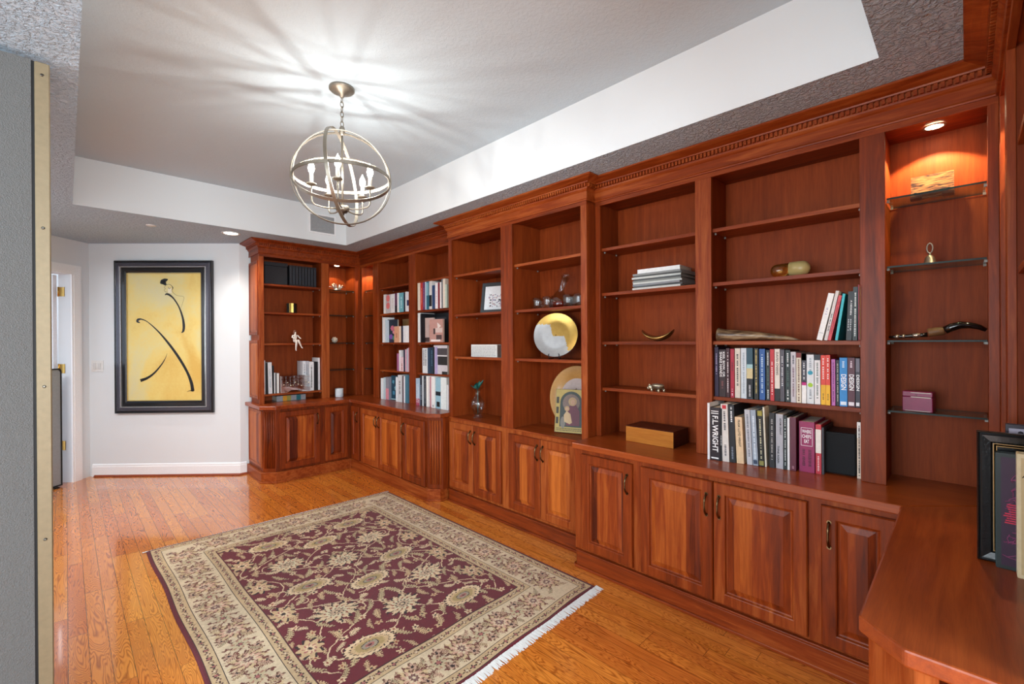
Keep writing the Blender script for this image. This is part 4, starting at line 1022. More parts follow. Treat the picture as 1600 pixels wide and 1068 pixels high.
put(nwprism(MB(), .80, .835, .0123, .0127, 1.862, 1.915), 'face_tint', mat('pale_flesh', 'e6dcc0', .6), t)

# ------------------------------------------------------------------ books
M_PAGE = mat('paper_edges', 'd9d0bd', .8)
def book(pl, plane, s, wd, z, h, dep, col, lean, dec, label, group, name='book', rough=.45):
    """spine at local y=0, x from -wd/2 to wd/2 (pivot at the foot it leans on)"""
    m = mat('cover_'+col, col, rough)
    ml = mat('board_'+col, col, rough)
    px = .5 if lean > 0 else (-.5 if lean < 0 else 0)
    x0, x1 = -wd/2-px*wd, wd/2-px*wd
    rz = {'E': -PI/2, 'N': 0, 'S': PI}[pl]; sc = s+px*wd*(1)
    loc = (plane, -sc, z) if pl == 'E' else (sc, plane, z)
    o = MB().box((x0, 0, 0), (x0+.0022, dep, h)).box((x1-.0022, 0, 0), (x1, dep, h)).box((x0+.0022, 0, 0), (x1-.0022, .0025, h)).build(name, m)
    o.location = loc; o.rotation_euler = (0, lean, rz); tag(o, label, 'book', group)
    MB().box((x0+.0023, .0027, .004), (x1-.0023, dep-.004, h-.004)).build('pages', M_PAGE, o)
    rg = random.Random(int(abs(s)*1e4)+int(h*1e4))
    bands = {}
    for d in dec:
        k = d[0]
        if k in ('band', 'band2'):
            g = 0 if k == 'band' else wd*.12; ext = .0008 if k == 'band' else .0011
            bands.setdefault(d[3], MB()).box((x0+g, -ext, h*d[1]), (x1-g, -.0001, h*d[2]))
        elif k in ('dot', 'dot2'):
            if k == 'dot':
                r = wd*.36; mb = bands.setdefault(d[2], MB()); cx = (x0+x1)/2
                mb.loft([[(cx+r*math.cos(a*PI/8), yy, h*d[1]+r*math.sin(a*PI/8)) for a in range(16)] for yy in (-.0002, -.0012)], smooth=False)
            else: bands.setdefault(d[2], MB()).box((x0+wd*.2, -.0012, h*d[1]-wd*.3), (x1-wd*.2, -.0001, h*d[1]+wd*.3))
        elif k in ('dash', 'dash2'):
            # small unreadable lettering, one or two columns of short marks
            mb = bands.setdefault(d[3], MB()); cols = 1 if (k == 'dash') else 2
            for c in range(cols):
                xc = (x0+x1)/2+(0 if cols == 1 else (c-.5)*wd*.4); hw = wd*(.16 if cols == 1 else .11); zz = h*d[1]
                while zz < h*d[2]-.002:
                    L = min(rg.uniform(.004, .010), h*d[2]-zz); q = rg.uniform(.7, 1)
                    mb.box((xc-hw*q, -.0013, zz), (xc+hw*q, -.0002, zz+L*.62)); zz += L
                    if rg.random() < .14: zz += .006
        elif k == 'frame':
            mb = bands.setdefault(d[3], MB()); g = wd*.12; e = .0018; a, b = h*d[1], h*d[2]
            mb.box((x0+g, -.0012, a), (x1-g, -.0001, a+e)).box((x0+g, -.0012, b-e), (x1-g, -.0001, b)).box((x0+g, -.0012, a), (x0+g+e, -.0001, b)).box((x1-g-e, -.0012, a), (x1-g, -.0001, b))
        elif k == 'text': text_mesh('lettering', d[1], mat('ink_'+d[4], d[4], .5), o, x0+wd*d[5], x0+wd*d[6], h*d[2], h*d[3], y=-.0016)
        elif k == 'text3':
            L = d[1].split('|'); a, b = h*d[2], h*d[3]; st = (b-a)/len(L)
            for i, s_ in enumerate(L):
                q = .2 if len(s_) > 3 else .34
                text_mesh('lettering', s_, mat('ink_'+d[4], d[4], .5), o, x0+wd*q, x1-wd*q, b-st*(i+1)+st*.18, b-st*i-st*.08, y=-.0016, vertical=False)
    for c, mb in bands.items(): mb.build('spine_print', mat('print_'+c, c, .5), o)
    return o
WHERE = {'tusk': ('book shelf right under the tusk', 'paperbacks on the shelf under the tusk', .20), 'speaker': ('worktop row left of the black speaker', 'books standing on the worktop beside the speaker', .22),
         'lean': ('tusk shelf', 'books at the right end of the tusk shelf', .2), 'a1u': ('high left shelf near the lit corner', 'books on the high left shelf', .17), 'a2u': ('high right shelf near the lit corner', 'books on the high right shelf', .11),
         'a1m': ('middle left shelf near the lit corner', 'books on the middle left shelf', .125), 'a2m': ('middle right shelf near the lit corner', 'books on the middle right shelf', .2),
         'a1l': ('low left shelf near the lit corner', 'books on the low left shelf', .17), 'a2l': ('low right shelf near the lit corner', 'books on the low right shelf', .19),
         'a1b': ('left bay of corner worktop', 'books on the worktop, left bay', .2), 'a2b': ('right bay of corner worktop', 'books on the worktop, right bay', .2),
         'faru': ('lowest far shelf by the silver box', 'books around the silver box on the far bookcase', .17)}
ORD = ['first', 'second', 'third', 'fourth', 'fifth', 'sixth', 'seventh', 'eighth', 'ninth', 'tenth', 'eleventh', 'twelfth', 'thirteenth', 'fourteenth', 'fifteenth', 'sixteenth', 'seventeenth', 'eighteenth', 'nineteenth', 'twentieth'] + ['twenty-'+q for q in ('first', 'second', 'third', 'fourth', 'fifth', 'sixth', 'seventh', 'eighth', 'ninth')]
for key, (kd, z, bs) in ROWS.items():
    wh, grp, dep = WHERE[key]; pl = 'E' if kd == 'x' else 'N'
    for i, (plane, s0, s1, h, lean, desc, col, dec) in enumerate(bs):
        wd = (s1-s0)-.0008; s = (s0+s1)/2; rg = random.Random(i*31+len(key))
        wd2 = wd*math.cos(lean)
        ln = lean
        book(pl, plane+rg.uniform(0, .006), s, wd2, z+.0006, h, min(dep, 2.634-plane if pl == 'E' else 5.18-plane)*rg.uniform(.88, 1) if h < .3 else (min(dep*.98, 2.634-plane) if pl == 'E' else dep*.98), col, ln, dec, f'{desc} book, {ORD[i]} from left, {wh}', grp)

# books shown cover-first among the pale rows, standing at an angle behind their neighbours
def cover_book(x, y, z, wd, h, th, rz, col, art, label, group, lean=0.):
    o = MB().box((-wd/2, 0, 0), (wd/2, .002, h)).box((-wd/2, th-.002, 0), (wd/2, th, h)).box((-wd/2, .002, 0), (-wd/2+.002, th-.002, h)).build('book', mat('cover_'+col, col, .35))
    o.location = (x, y, z); o.rotation_euler = (lean, 0, rz); tag(o, label, 'book', group)
    MB().box((-wd/2+.0022, .0022, .003), (wd/2-.003, th-.0022, h-.003)).build('pages', M_PAGE, o)
    byc = {}
    for a in art:
        mb = byc.setdefault(a[1], MB())
        if a[0] == 'r': mb.box((-wd/2+wd*a[2], -.0009-.0002*a[6] if len(a) > 6 else -.0009, h*a[3]), (-wd/2+wd*a[4], -.0001, h*a[5]))
        else:
            cx, cz, r = -wd/2+wd*a[2], h*a[3], wd*a[4]; k = a[5]
            mb.add([(cx, -.0016, cz)]+[(cx+r*(1+(.35 if i % 2 else 0))*math.cos(2*PI*i/k), -.0016, cz+r*(1+(.35 if i % 2 else 0))*math.sin(2*PI*i/k)) for i in range(k)], [(0, i+1, (i+1) % k+1) for i in range(k)])
    for c, mb in byc.items(): mb.build('cover_print', mat('print_'+c, c, .4), o, fix=False)
    return o
cover_book(2.47, 4.297, 1.3456, .155, .245, .018, -PI/2+.2, '1c2434', [('f', 'c86a80', .5, .62, .16, 14), ('f', 'd890a0', .62, .45, .1, 12), ('f', '7a4aa0', .35, .25, .15, 16), ('f', '4a8a78', .6, .2, .12, 12), ('r', '2c2440', .1, .03, .9, .1)], 'dark floral cover book on middle left shelf near the lit corner', WHERE['a1m'][1])
cover_book(2.585, 4.20, 1.3456, .17, .25, .03, -PI/2, '9a7448', [('r', '6a4c2c', .1, .1, .9, .5)], 'tan cover book behind the dark floral cover, middle left shelf', WHERE['a1m'][1])
cover_book(2.60, 3.585, 1.3456, .30, .285, .02, -PI/2+.08, '1b1c20', [('r', '4a4c52', .1, .78, .7, .86)], 'big black cover book at back of middle right shelf near lit corner', WHERE['a2m'][1])
cover_book(2.475, 3.63, 1.3456, .13, .235, .016, -PI/2+.25, 'c2a8a0', [('r', '8a5a4c', .55, .1, .8, .7), ('r', '3c2420', .1, .02, .8, .2), ('r', '7a4038', .6, .2, .75, .5, 2)], 'rose grey cover book on middle right shelf, left of house cover', WHERE['a2m'][1])
cover_book(2.44, 3.46, 1.3456, .17, .215, .02, -PI/2+.2, 'b8887c', [('r', 'd0b8b0', .45, .42, .96, .62), ('f', 'e0cfc6', .7, .7, .17, 3), ('r', '2c1c1c', .3, .35, .42, .6, 2), ('r', 'e6dcd8', .1, .04, .8, .12), ('r', '4a3030', .5, .12, .9, .32)], 'pink cover book with a house picture, middle right shelf', WHERE['a2m'][1])
cover_book(2.58, 3.57, 1.6556, .17, .262, .016, -PI/2+.12, 'd4d2d6', [('r', '2c2c30', .2, .62, .5, .68), ('r', '8a6a60', .1, .1, .9, .3)], 'white cover book angled behind the navy book, high right shelf', WHERE['a2u'][1])
cover_book(2.44, 3.395, 1.0526, .20, .265, .022, -PI/2+.05, 'cfc8cc', [('r', '23211f', .3, .32, .98, .62), ('r', '4a4446', .15, .66, .98, .9), ('r', 'e4e0e0', .2, .62, .95, .66, 2), ('r', '1c1a1a', .6, .0, .98, .1)], 'grey cover book with typewriter picture, low right shelf near lit corner', WHERE['a2l'][1])
cover_book(2.44, 4.20, .7428, .14, .255, .02, -PI/2+.1, '1c4256', [('f', '5a98b0', .3, .75, .12, 9), ('f', '7ab0c0', .6, .5, .15, 11), ('f', '4a88a8', .35, .3, .14, 8), ('r', 'a8c8d0', .0, .02, 1, .06)], 'blue cover book with pale splashes, left bay of corner worktop', WHERE['a1b'][1])
# the little book lying flat under the low shelf
o = thing('book', 'flat book with grey, yellow and teal striped spine under the silver box', 'book', (1.69, 5.02, .7425))
MB().box((-.145, 0, 0), (.145, .16, .004)).box((-.145, 0, .050), (.145, .16, .054)).box((-.145, 0, .004), (.145, .003, .050)).build('cover', mat('cover_strip', '9a9a9e', .5), o)
MB().box((-.142, .0035, .0045), (.142, .157, .0495)).build('pages', M_PAGE, o)
for a, b, c in ((-.085, -.045, 'd89420'), (-.045, -.005, '9c9040'), (.05, .095, '1f6a72')): MB().box((a, -.001, .001), (b, -.0002, .053)).build('spine_print', mat('print_'+c, c, .5), o)

# ------------------------------------------------------------------ ornaments
GL = clear('clear_glass', 'f2f4f4', .75)
# far bookcase, top shelf: woven storage box and ribbed black binders
def wov(name, col, sc):
    m = bpy.data.materials.new(name); m.use_nodes = True; n = NT(m)
    X, Y, Z = n.sep(n.pos()); a = n.math('SINE', n.math('MULTIPLY', n.math('ADD', X, Y), sc)); c = n.math('SINE', n.math('MULTIPLY', Z, sc))
    f = n.math('MULTIPLY', a, c); n.put(n.bsdf().inputs['Base Color'], n.ramp(n.math('ADD', n.math('MULTIPLY', f, .5), .5), [(.2, '101114'), (.8, col)])); n.bsdf().inputs['Roughness'].default_value = .6
    n.bump(f, .6, .003); return m
M_WOV = wov('black_woven_fibre', '34363c', 700)
t = thing('storage_box', 'black woven storage box at the left of the top far shelf', 'box', (1.536, 5.075, 1.9455))
MB().bbox((-.110, -.10, 0), (.110, .10, .190), .006).build('box_body', M_WOV, t); MB().bbox((-.112, -.102, .191), (.112, .102, .228), .004).build('lid', M_WOV, t)
for i in range(9):
    x = 1.676+i*.031; t = MB().box((-.0145, 0, 0), (.0145, .0025, .215)).box((-.0145, .0025, 0), (-.0125, .19, .215)).box((.0125, .0025, 0), (.0145, .19, .215)).build('binder', mat('binder_black', '1d1f24', .4))
    t.location = (x, 4.975, 1.9455); tag(t, 'black ribbed binder, %s from left, at the right of the top far shelf' % ORD[i], 'binder', 'black binders on the top far shelf')
    MB().box((-.0122, .003, .004), (.0122, .186, .210)).build('pages', M_PAGE, t); MB().box((-.004, -.002, .02), (.004, -.0002, .195)).build('spine_rib', mat('binder_rib', '3c4048', .4), t)
# gold and black cup
t = thing('cup', 'small gold and black striped cup on the far bookcase', 'cup', (1.688, 4.99, 1.6605))
MB().lathe([(.001, .0), (.052, 0), (.052, .004)], n=32).build('base', M_BLK, t)
mb = MB()
for k in range(16): 
    a0, a1 = 2*PI*k/16, 2*PI*(k+1)/16
    mb.loft([[(.052*math.cos(a), .052*math.sin(a), z) for a in (a0, a1)]+[(.048*math.cos(a), .048*math.sin(a), z) for a in (a1, a0)] for z in (.004, .10)], mi=(k//2) % 2, smooth=False)
mb.build('cup_wall', [mat('cup_black', '17130e', .3), mat('cup_gold', 'c9a85a', .22, metal=.9)], t)
# seated figurine with crossed legs over the shelf edge
t = thing('figurine', 'small white figurine of a seated woman with legs hanging over the shelf', 'figurine', (1.705, 4.945, 1.3455)); t.scale = (.95, .95, .88)
def skin(name, verts, edges, m, parent, lv=2):
    me = bpy.data.meshes.new(name); me.from_pydata([v[:3] for v in verts], edges, []); o = bpy.data.objects.new(name, me); COL.objects.link(o); o.parent = parent; me.materials.append(m)
    sk = o.modifiers.new('skin', 'SKIN'); sk.use_smooth_shade = True
    for i, v in enumerate(verts): me.skin_vertices[0].data[i].radius = (v[3], v[3] if len(v) < 5 else v[4]); me.skin_vertices[0].data[i].use_root = (i == 0)
    ss = o.modifiers.new('sub', 'SUBSURF'); ss.levels = lv; ss.render_levels = lv; return o
M_PORC = mat('ivory_porcelain', 'd8ccc2', .35)
fv = [(0, .0, .020, .026, .020), (0, -.002, .045, .019, .015), (0, -.004, .078, .021, .014), (0, -.004, .098, .011), (0, -.008, .112, .008), (0, -.010, .134, .015, .014),
      (-.026, -.004, .092, .009), (-.038, -.016, .066, .0075), (-.016, -.042, .052, .006), (.026, -.004, .092, .009), (.040, -.014, .066, .0075), (.046, -.046, .050, .006),
      (-.014, -.016, .020, .019), (-.004, -.058, .026, .014), (-.010, -.064, -.020, .011), (-.014, -.062, -.072, .007), (-.014, -.074, -.092, .006),
      (.015, -.016, .022, .019), (.012, -.062, .034, .013), (.026, -.070, -.008, .010), (.042, -.074, -.050, .0065), (.050, -.084, -.062, .005)]
fe = [(0, 1), (1, 2), (2, 3), (3, 4), (4, 5), (2, 6), (6, 7), (7, 8), (2, 9), (9, 10), (10, 11), (0, 12), (12, 13), (13, 14), (14, 15), (15, 16), (0, 17), (17, 18), (18, 19), (19, 20), (20, 21)]
skin('figure_body', fv, fe, M_PORC, t)
MB().ball((-.003, -.001, .139), .0180, sx=1, sy=.9, sz=1.05).ball((-.010, .002, .118), .012, sz=1.6).build('hair', mat('figure_hair', '6a3c28', .5), t)
# mirrored box with scalloped foot
t = thing('mirrored_box', 'mirrored silver box with scalloped base among the far bookcase books', 'box', (1.706, 4.932, .8335))
M_MIR = mat('mirror_silver', 'd8d4d4', .06, metal=1)
mb = MB(); ol = [(-.145, 0), (-.10, 0), (-.07, .012), (-.045, .024), (.045, .024), (.07, .012), (.10, 0), (.145, 0), (.145, .175), (-.145, .175)]
k = len(ol); mb.add([(x, 0, z) for x, z in ol]+[(x, .024, z) for x, z in ol], [tuple(range(k)), tuple(range(2*k-1, k-1, -1))]+[(i, (i+1) % k, k+(i+1) % k, k+i) for i in range(k)])
mb.build('box_body', M_MIR, t)
mb = MB()
for i in range(7):
    x = -.138+i*.0395; mb.bbox((x, -.004, .142), (x+.035, -.0005, .17), .0012)
for z, n2 in ((.10, 7), (.064, 7), (.028, 0)):
    for i in range(n2):
        x = -.138+i*.0395; mb.bbox((x, -.004, z), (x+.035, -.0005, z+.036), .0015)
mb.build('bevelled_tiles', mat('mirror_tile', 'c4bcbc', .1, metal=1), t)
mb = MB(); [mb.ball((-.12+.03*i+.01*math.sin(i), -.006, .085+.02*math.sin(i*1.9)), .007, n=8, m=5) for i in range(9)]; mb.build('relief_flowers', mat('relief_silver', 'd6ccb0', .25, metal=.8), t)
# glass bay b: spiky metal, pearl ball, candle
t = thing('spiky_sculpture', 'small silver spiky twig sculpture on the topmost far glass shelf', 'sculpture', (2.19, 5.03, 1.9355))
mb = MB(); rg = random.Random(4)
for i in range(26):
    a = rg.uniform(0, 2*PI); r0 = rg.uniform(.015, .05); mb.tube([(r0*math.cos(a), .4*r0*math.sin(a), .012+rg.uniform(0, .02)), (r0*math.cos(a)*2+rg.uniform(-.02, .02), .5*r0*math.sin(a), rg.uniform(.03, .075)), (r0*math.cos(a)*2.5, .5*r0*math.sin(a), rg.uniform(.03, .085))], [.003, .0035, .0012], 6)
mb.lathe([(.001, 0), (.045, 0), (.05, .008), (.03, .022), (.001, .026)], n=16, sy=.6); mb.build('twigs', mat('cast_silver', 'd4d0c8', .25, metal=.9), t)
t = thing('shell_ball', 'pearly white knobbed ball on a far glass shelf', 'ornament', (2.155, 5.02, 1.3455))
mb = MB().ball((0, 0, .034), .030, n=20, m=12)
for i in range(22):
    a = i*2.399; zz = 1-2*(i+.5)/22; r = math.sqrt(1-zz*zz); mb.ball((.028*r*math.cos(a), .028*r*math.sin(a), .034+.028*zz), .007, n=8, m=5)
mb.build('knobbed_shell', mat('pearl', 'cfc4b4', .25, coat=.4), t)
t = thing('candle_jar', 'white frosted candle jar on the worktop of the far corner', 'candle', (2.165, 4.93, .7425))
MB().lathe([(.001, 0), (.040, 0), (.043, .006), (.043, .094), (.039, .094), (.039, .07), (.001, .07)], n=36).build('jar', mat('frosted_glass', 'c8d0d8', .5), t)
MB().tube([(0, 0, .07), (0, 0, .086)], .0012, 6).build('wick', M_BLK, t)

# projecting bookcase, left bay
def local(name, label, cat, loc, rz=-PI/2, group=None, rx=0): return thing(name, label, cat, loc, rz, group, rx=rx)
t = local('picture_frame', 'grey photo frame leaning on the shelf above the white book', 'picture frame', (2.51, 2.715, 1.5815), -PI/2+.28, rx=-.16)
MB().raised((-.15, 0, 0), (1, 0, 0), (0, 0, 1), (0, -1, 0), .30, .26, [(0, 0), (0, .012), (.004, .016), (.026, .016), (.030, .010), (.030, .006)]).build('frame_moulding', mat('frame_black_grey', '3a4044', .3, coat=.3), t)
MB().box((-.118, -.0085, .032), (.118, -.0065, .228)).build('mount', mat('mount_white', 'dcdfe2', .6), t)
mb = MB(); rg = random.Random(2)
for i in range(70):
    x, z = -.085+.17*rg.random(), .05+.105*rg.random(); mb.box((x, -.0098, z), (x+rg.uniform(.006, .016), -.0087, z+rg.uniform(.005, .012)), mi=rg.randrange(3))
mb.build('photograph', [mat('photo_dark', '3a3640', .4), mat('photo_lilac', '8a84a0', .4), mat('photo_rose', 'b89ca0', .4)], t)
t = local('book', 'thick white book lying flat with grey text spine, projecting bookcase', 'book', (2.40, 2.7255, 1.2255), -PI/2)
MB().box((-.18, 0, 0), (.18, .004, .10)).box((-.18, .004, 0), (.18, .17, .003)).box((-.18, .004, .097), (.18, .17, .10)).build('cover', mat('cover_white_text', 'd8d8d4', .5), t)
MB().box((-.178, .0045, .0035), (.178, .166, .0965)).build('pages', M_PAGE, t)
mb = MB(); rg = random.Random(9)
for r in range(7):
    x = -.168
    while x < .11:
        L = rg.uniform(.008, .03); mb.box((x, -.001, .010+r*.0115), (min(x+L, .13), -.0001, .0145+r*.0115)); x += L+.005
mb.build('spine_print', mat('print_grey', '9a9c9c', .6), t)
MB().box((.14, -.0015, .001), (.1803, -.0002, .099)).build('spine_band', mat('print_brown', '3c2a22', .5), t)
# crystal vase with green leaf
t = local('vase', 'clear crystal vase holding a dark green leaf, projecting bookcase', 'vase', (2.45, 2.885, .7125))
MB().lathe([(.001, 0), (.042, 0), (.044, .006), (.036, .016), (.028, .022), (.033, .034), (.052, .075), (.060, .115), (.057, .140), (.040, .168), (.024, .190), (.022, .215), (.030, .238), (.050, .252), (.056, .254),
            (.050, .249), (.027, .233), (.019, .212), (.020, .190), (.036, .164), (.052, .138), (.055, .115), (.047, .076), (.028, .036), (.001, .028)], n=36).build('glass_body', GL, t)
M_LEAF = mat('teal_leaf', '1f6a60', .4)
mb = MB()
for a, L, tl in ((.3, .10, .6), (2.6, .08, .9), (4.3, .07, 1.0), (1.5, .075, .3)):
    ps = []; 
    for i in range(9):
        u = i/8; wv = .026*math.sin(PI*min(1, u*1.05)); r_ = L*u*math.sin(tl); z_ = .235+L*u*math.cos(tl)
        c, s = math.cos(a), math.sin(a); ps.append([(c*r_-s*wv, s*r_+c*wv, z_+.004), (c*r_, s*r_, z_-.003), (c*r_+s*wv, s*r_-c*wv, z_+.004), (c*r_, s*r_, z_-.0045)])
    mb.loft(ps)
mb.tube([(0, 0, .03), (.004, 0, .15), (0, 0, .24)], .003, 6); mb.build('leaf_sprig', M_LEAF, t)
t = local('crystal_stone', 'small clear crystal ornament right of the vase', 'ornament', (2.48, 2.60, .7125))
MB().lathe([(.001, 0), (.035, 0), (.044, .012), (.04, .03), (.022, .046), (.001, .052)], n=8, sy=.7).build('facets', GL, t)
# right bay: tumblers, decanter
M_LIQ = mat('red_brown_liquor', '8a2210', .08, coat=.3)
def tumbler(x, y, label):
    t = local('tumbler', label, 'glass', (x, y, 1.5805), -PI/2, 'cut crystal tumblers around the decanter')
    n = 32; rings = []
    for r, z in ((.001, 0), (.030, 0), (.034, .006), (.036, .03), (.038, .06), (.039, .082), (.036, .082), (.034, .05), (.031, .016), (.001, .014)):
        rings.append([((r+(.0018 if (k % 4 < 2 and .034 <= r and z < .07 and r != .036 or r == .036 and z < .04) else 0))*math.cos(2*PI*k/n), (r+(.0018 if (k % 4 < 2 and .034 <= r and z < .07) else 0))*math.sin(2*PI*k/n), z) for k in range(n)])
    MB().loft(rings).build('cut_glass_body', GL, t); return t
tumbler(2.43, 2.183, 'crystal tumbler at the left end of the row by the decanter'); tumbler(2.40, 2.063, 'second crystal tumbler from left, touching the decanter')
tumbler(2.40, 1.88, 'crystal tumbler just right of the decanter'); tumbler(2.50, 1.905, 'crystal tumbler second from right by the decanter'); tumbler(2.40, 1.79, 'rightmost crystal tumbler beside the bookcase stile')
t = local('decanter', 'leaning-neck crystal decanter with red-brown liquor among tumblers', 'decanter', (2.54, 2.07, 1.5805))
def bent(prof, ang, z0, n=32):
    R = []
    for r, z in prof:
        k = max(0, z-z0); a = ang*min(1, k/.03); ox = math.sin(a)*k; oz = z0+math.cos(a)*k if k > 0 else z
        R.append([(ox+r*math.cos(2*PI*i/n)*math.cos(a if k else 0), r*math.sin(2*PI*i/n), oz-r*math.cos(2*PI*i/n)*math.sin(a if k else 0)) for i in range(n)])
    return R
MB().loft(bent([(.001, 0), (.062, 0), (.078, .012), (.083, .035), (.078, .062), (.060, .092), (.036, .118), (.024, .138), (.021, .165), (.025, .205), (.034, .240), (.037, .243), (.031, .238), (.021, .20), (.017, .165), (.020, .140), (.032, .115), (.057, .088), (.074, .06), (.078, .035), (.072, .016), (.001, .01)], .42, .105)).build('glass_body', GL, t)
MB().lathe([(.001, .012), (.070, .018), (.0765, .035), (.074, .052), (.001, .052)], n=32).build('liquor', M_LIQ, t)
MB().loft(bent([(.001, .205), (.0125, .208), (.020, .238), (.027, .252), (.024, .262), (.001, .268)], .42, .105)).build('stopper', GL, t)
# plates on stands
def plate(label, x, y, z, r, mats, two, rz):
    t = local('display_plate', label, 'plate', (x, y, z+.012), rz, rx=-.2 if two else -.12)
    prof = [(.001, .004), (r*.6, .004), (r*.85, .010), (r, .020), (r, .024), (r*.85, .015), (r*.6, .009), (.001, .009)]
    n = 64
    if two:
        mb = MB(); rings = [rr*r for rr in np.linspace(.02, 1, 26)]
        vs = []; 
        for q in rings:
            for k in range(n):
                a = 2*PI*k/n; dz = .004+(.012*max(0, (q/r-.6)/.4)**1.5)
                vs.append((q*math.cos(a), -dz-.004, r+q*math.sin(a)))
        fs = []; mi = []
        kk = len(mb.v); mb.v += vs
        for j in range(len(rings)-1):
            for k in range(n):
                q = (rings[j]+rings[j+1])/2; a = 2*PI*(k+.5)/n; X, Z = q*math.cos(a)/r, q*math.sin(a)/r
                # swirling boundary between the leafed gold and the silver
                ss = lambda e0, e1: (lambda u_: u_*u_*(3-2*u_))(min(1, max(0, (X-e0)/(e1-e0))))
                gold = Z > .50-.55*ss(-.30, -.12)-.65*ss(.36, .62)
                mb.f.append([kk+j*n+k, kk+j*n+(k+1) % n, kk+(j+1)*n+(k+1) % n, kk+(j+1)*n+k]); mb.mi.append(1 if gold else 0); mb.sm.append(True)
        mb.f.append([kk+k for k in range(n)]); mb.mi.append(0); mb.sm.append(True)
        mb.build('plate_face', mats, t, fix=False)
        MB().loft([[(q*math.cos(2*PI*k/n), yy, r+q*math.sin(2*PI*k/n)) for k in range(n)] for q, yy in ((r, -.0205), (r+.002, -.018), (r*.62, -.001), (.004, -.001))], caps=False).build('plate_back', mats[0], t)
    else:
        MB().loft([[(q*math.cos(2*PI*k/n), yy, r+q*math.sin(2*PI*k/n)) for k in range(n)] for q, yy in ((.004, -.006), (r*.62, -.006), (r*.66, -.012), (r*.98, -.018), (r, -.018), (r, -.014), (r*.62, -.001), (.004, -.001))], caps=False).build('plate_body', mats[0], t)
        MB().loft([[(q*math.cos(2*PI*k/n), yy, r+q*math.sin(2*PI*k/n)) for k in range(n)] for q, yy in ((.004, -.0072), (r*.60, -.0072))], caps=False).build('plate_centre', mats[1], t)
        MB().loft([[(q*math.cos(2*PI*k/n)-.05*(1 if q > .04 else .6), -.009, r+.05+q*.8*math.sin(2*PI*k/n)) for k in range(7)] for q in (.002, .03)], caps=False).build('plate_motif', mat('motif_rust', 'a8683c', .4), t)
    s = local('plate_stand', 'small black wire stand under the '+label.split(' leaning')[0].split(' standing')[0], 'stand', (x, y, z), rz)
    mb = MB()
    for sx in (-.035, .035):
        mb.tube([(sx, -.050, .022), (sx, -.046, .004), (sx, -.02, .003), (sx*.8, .06, .003), (sx*.8, .066, .012), (sx*.6, .048, .13)], .0028, 8)
        mb.tube([(sx, -.050, .022), (sx*1.12, -.054, .030), (sx*.9, -.052, .036)], .003, 8)
    mb.tube([(-.028, .066, .006), (.028, .066, .006)], .0025, 8); mb.build('wire', M_BLK, s)
    return t
M_PS = mat('leafed_silver', 'a8a8a8', .38, metal=.55, bump=(35, .15, .002)); M_PG = mat('leafed_gold', 'b4904a', .3, metal=.8, bump=(50, .25, .002))
plate('round silver and gold leaf plate standing on the third shelf', 2.45, 2.04, 1.2255, .157, [M_PS, M_PG], True, -PI/2+.5)
plate('pale cream rimmed plate standing behind the painted icon', 2.566, 1.955, .7125, .225, [mat('amber_rim', 'b88a4c', .3, coat=.4), mat('cream_glaze', 'b4a098', .25, coat=.4)], False, -PI/2+.1)
t = local('painted_icon', 'small gilt-bordered painted panel with two haloed figures in an arch', 'painting', (2.465, 1.925, .7160), -PI/2+.35, rx=-.16)
MB().box((-.115, 0, 0), (.115, .018, .30)).build('wood_panel', mat('icon_edge', '201712', .5), t)
MB().box((-.113, -.0015, .002), (.113, -.0002, .298)).build('gilt_ground', mat('icon_gilt', '8e7a44', .45, metal=.35), t)
def arch(w_, z0, z1, y, n=14): return [(-w_, y, z0), (w_, y, z0)]+[(w_*math.cos(PI*i/n), y, z1-w_+w_*math.sin(PI*i/n)) for i in range(n+1)]
def flat(mb, pts, mi=0): return mb.add(pts, [tuple(range(len(pts)))], mi)
mb = MB(); flat(mb, arch(.080, .040, .285, -.0022)); mb.build('arched_scene', mat('icon_dark', '2c3430', .5), t, fix=False)
def ell(mb, cx, cz, rx, rz_, y, mi=0): return flat(mb, [(cx+rx*math.cos(2*PI*i/20), y, cz+rz_*math.sin(2*PI*i/20)) for i in range(20)], mi)
mb = MB(); ell(mb, .0, .205, .062, .062, -.0028, 0); ell(mb, .01, .215, .030, .030, -.0034, 1); ell(mb, .012, .212, .015, .019, -.0038, 2)
flat(mb, [(-.03, -.0032, .05), (.065, -.0032, .05), (.062, -.0032, .15), (.035, -.0032, .195), (-.005, -.0032, .195), (-.03, -.0032, .15)], 3)
ell(mb, -.028, .165, .018, .018, -.0039, 1); ell(mb, -.028, .163, .010, .012, -.0042, 2); flat(mb, [(-.045, -.0040, .075), (-.005, -.0040, .06), (.012, -.0040, .07), (-.002, -.0040, .13), (-.03, -.0040, .15), (-.05, -.0040, .12)], 4)
ell(mb, -.055, .07, .018, .04, -.0036, 5)
mb.build('figures', [mat('icon_haze', '6a5850', .5), mat('icon_halo', '9a7c50', .4), mat('icon_skin', 'a88468', .5), mat('icon_robe', '5a2434', .5), mat('icon_cloth', 'b09670', .5), mat('icon_grey', '6c6860', .5)], t, fix=False)
mb = MB(); rg = random.Random(8)
for z in (.012, .024):
    x = -.10
    while x < .095: L = rg.uniform(.005, .010); mb.box((x, -.0026, z), (x+L*.6, -.0016, z+.008)); x += L+.002
for z in (.06, .13, .20):
    for sx in (-.098, .098): mb.box((sx-.009, -.0026, z), (sx+.009, -.0016, z+.045))
mb.build('border_marks', mat('icon_marks', '2a2418', .5), t)

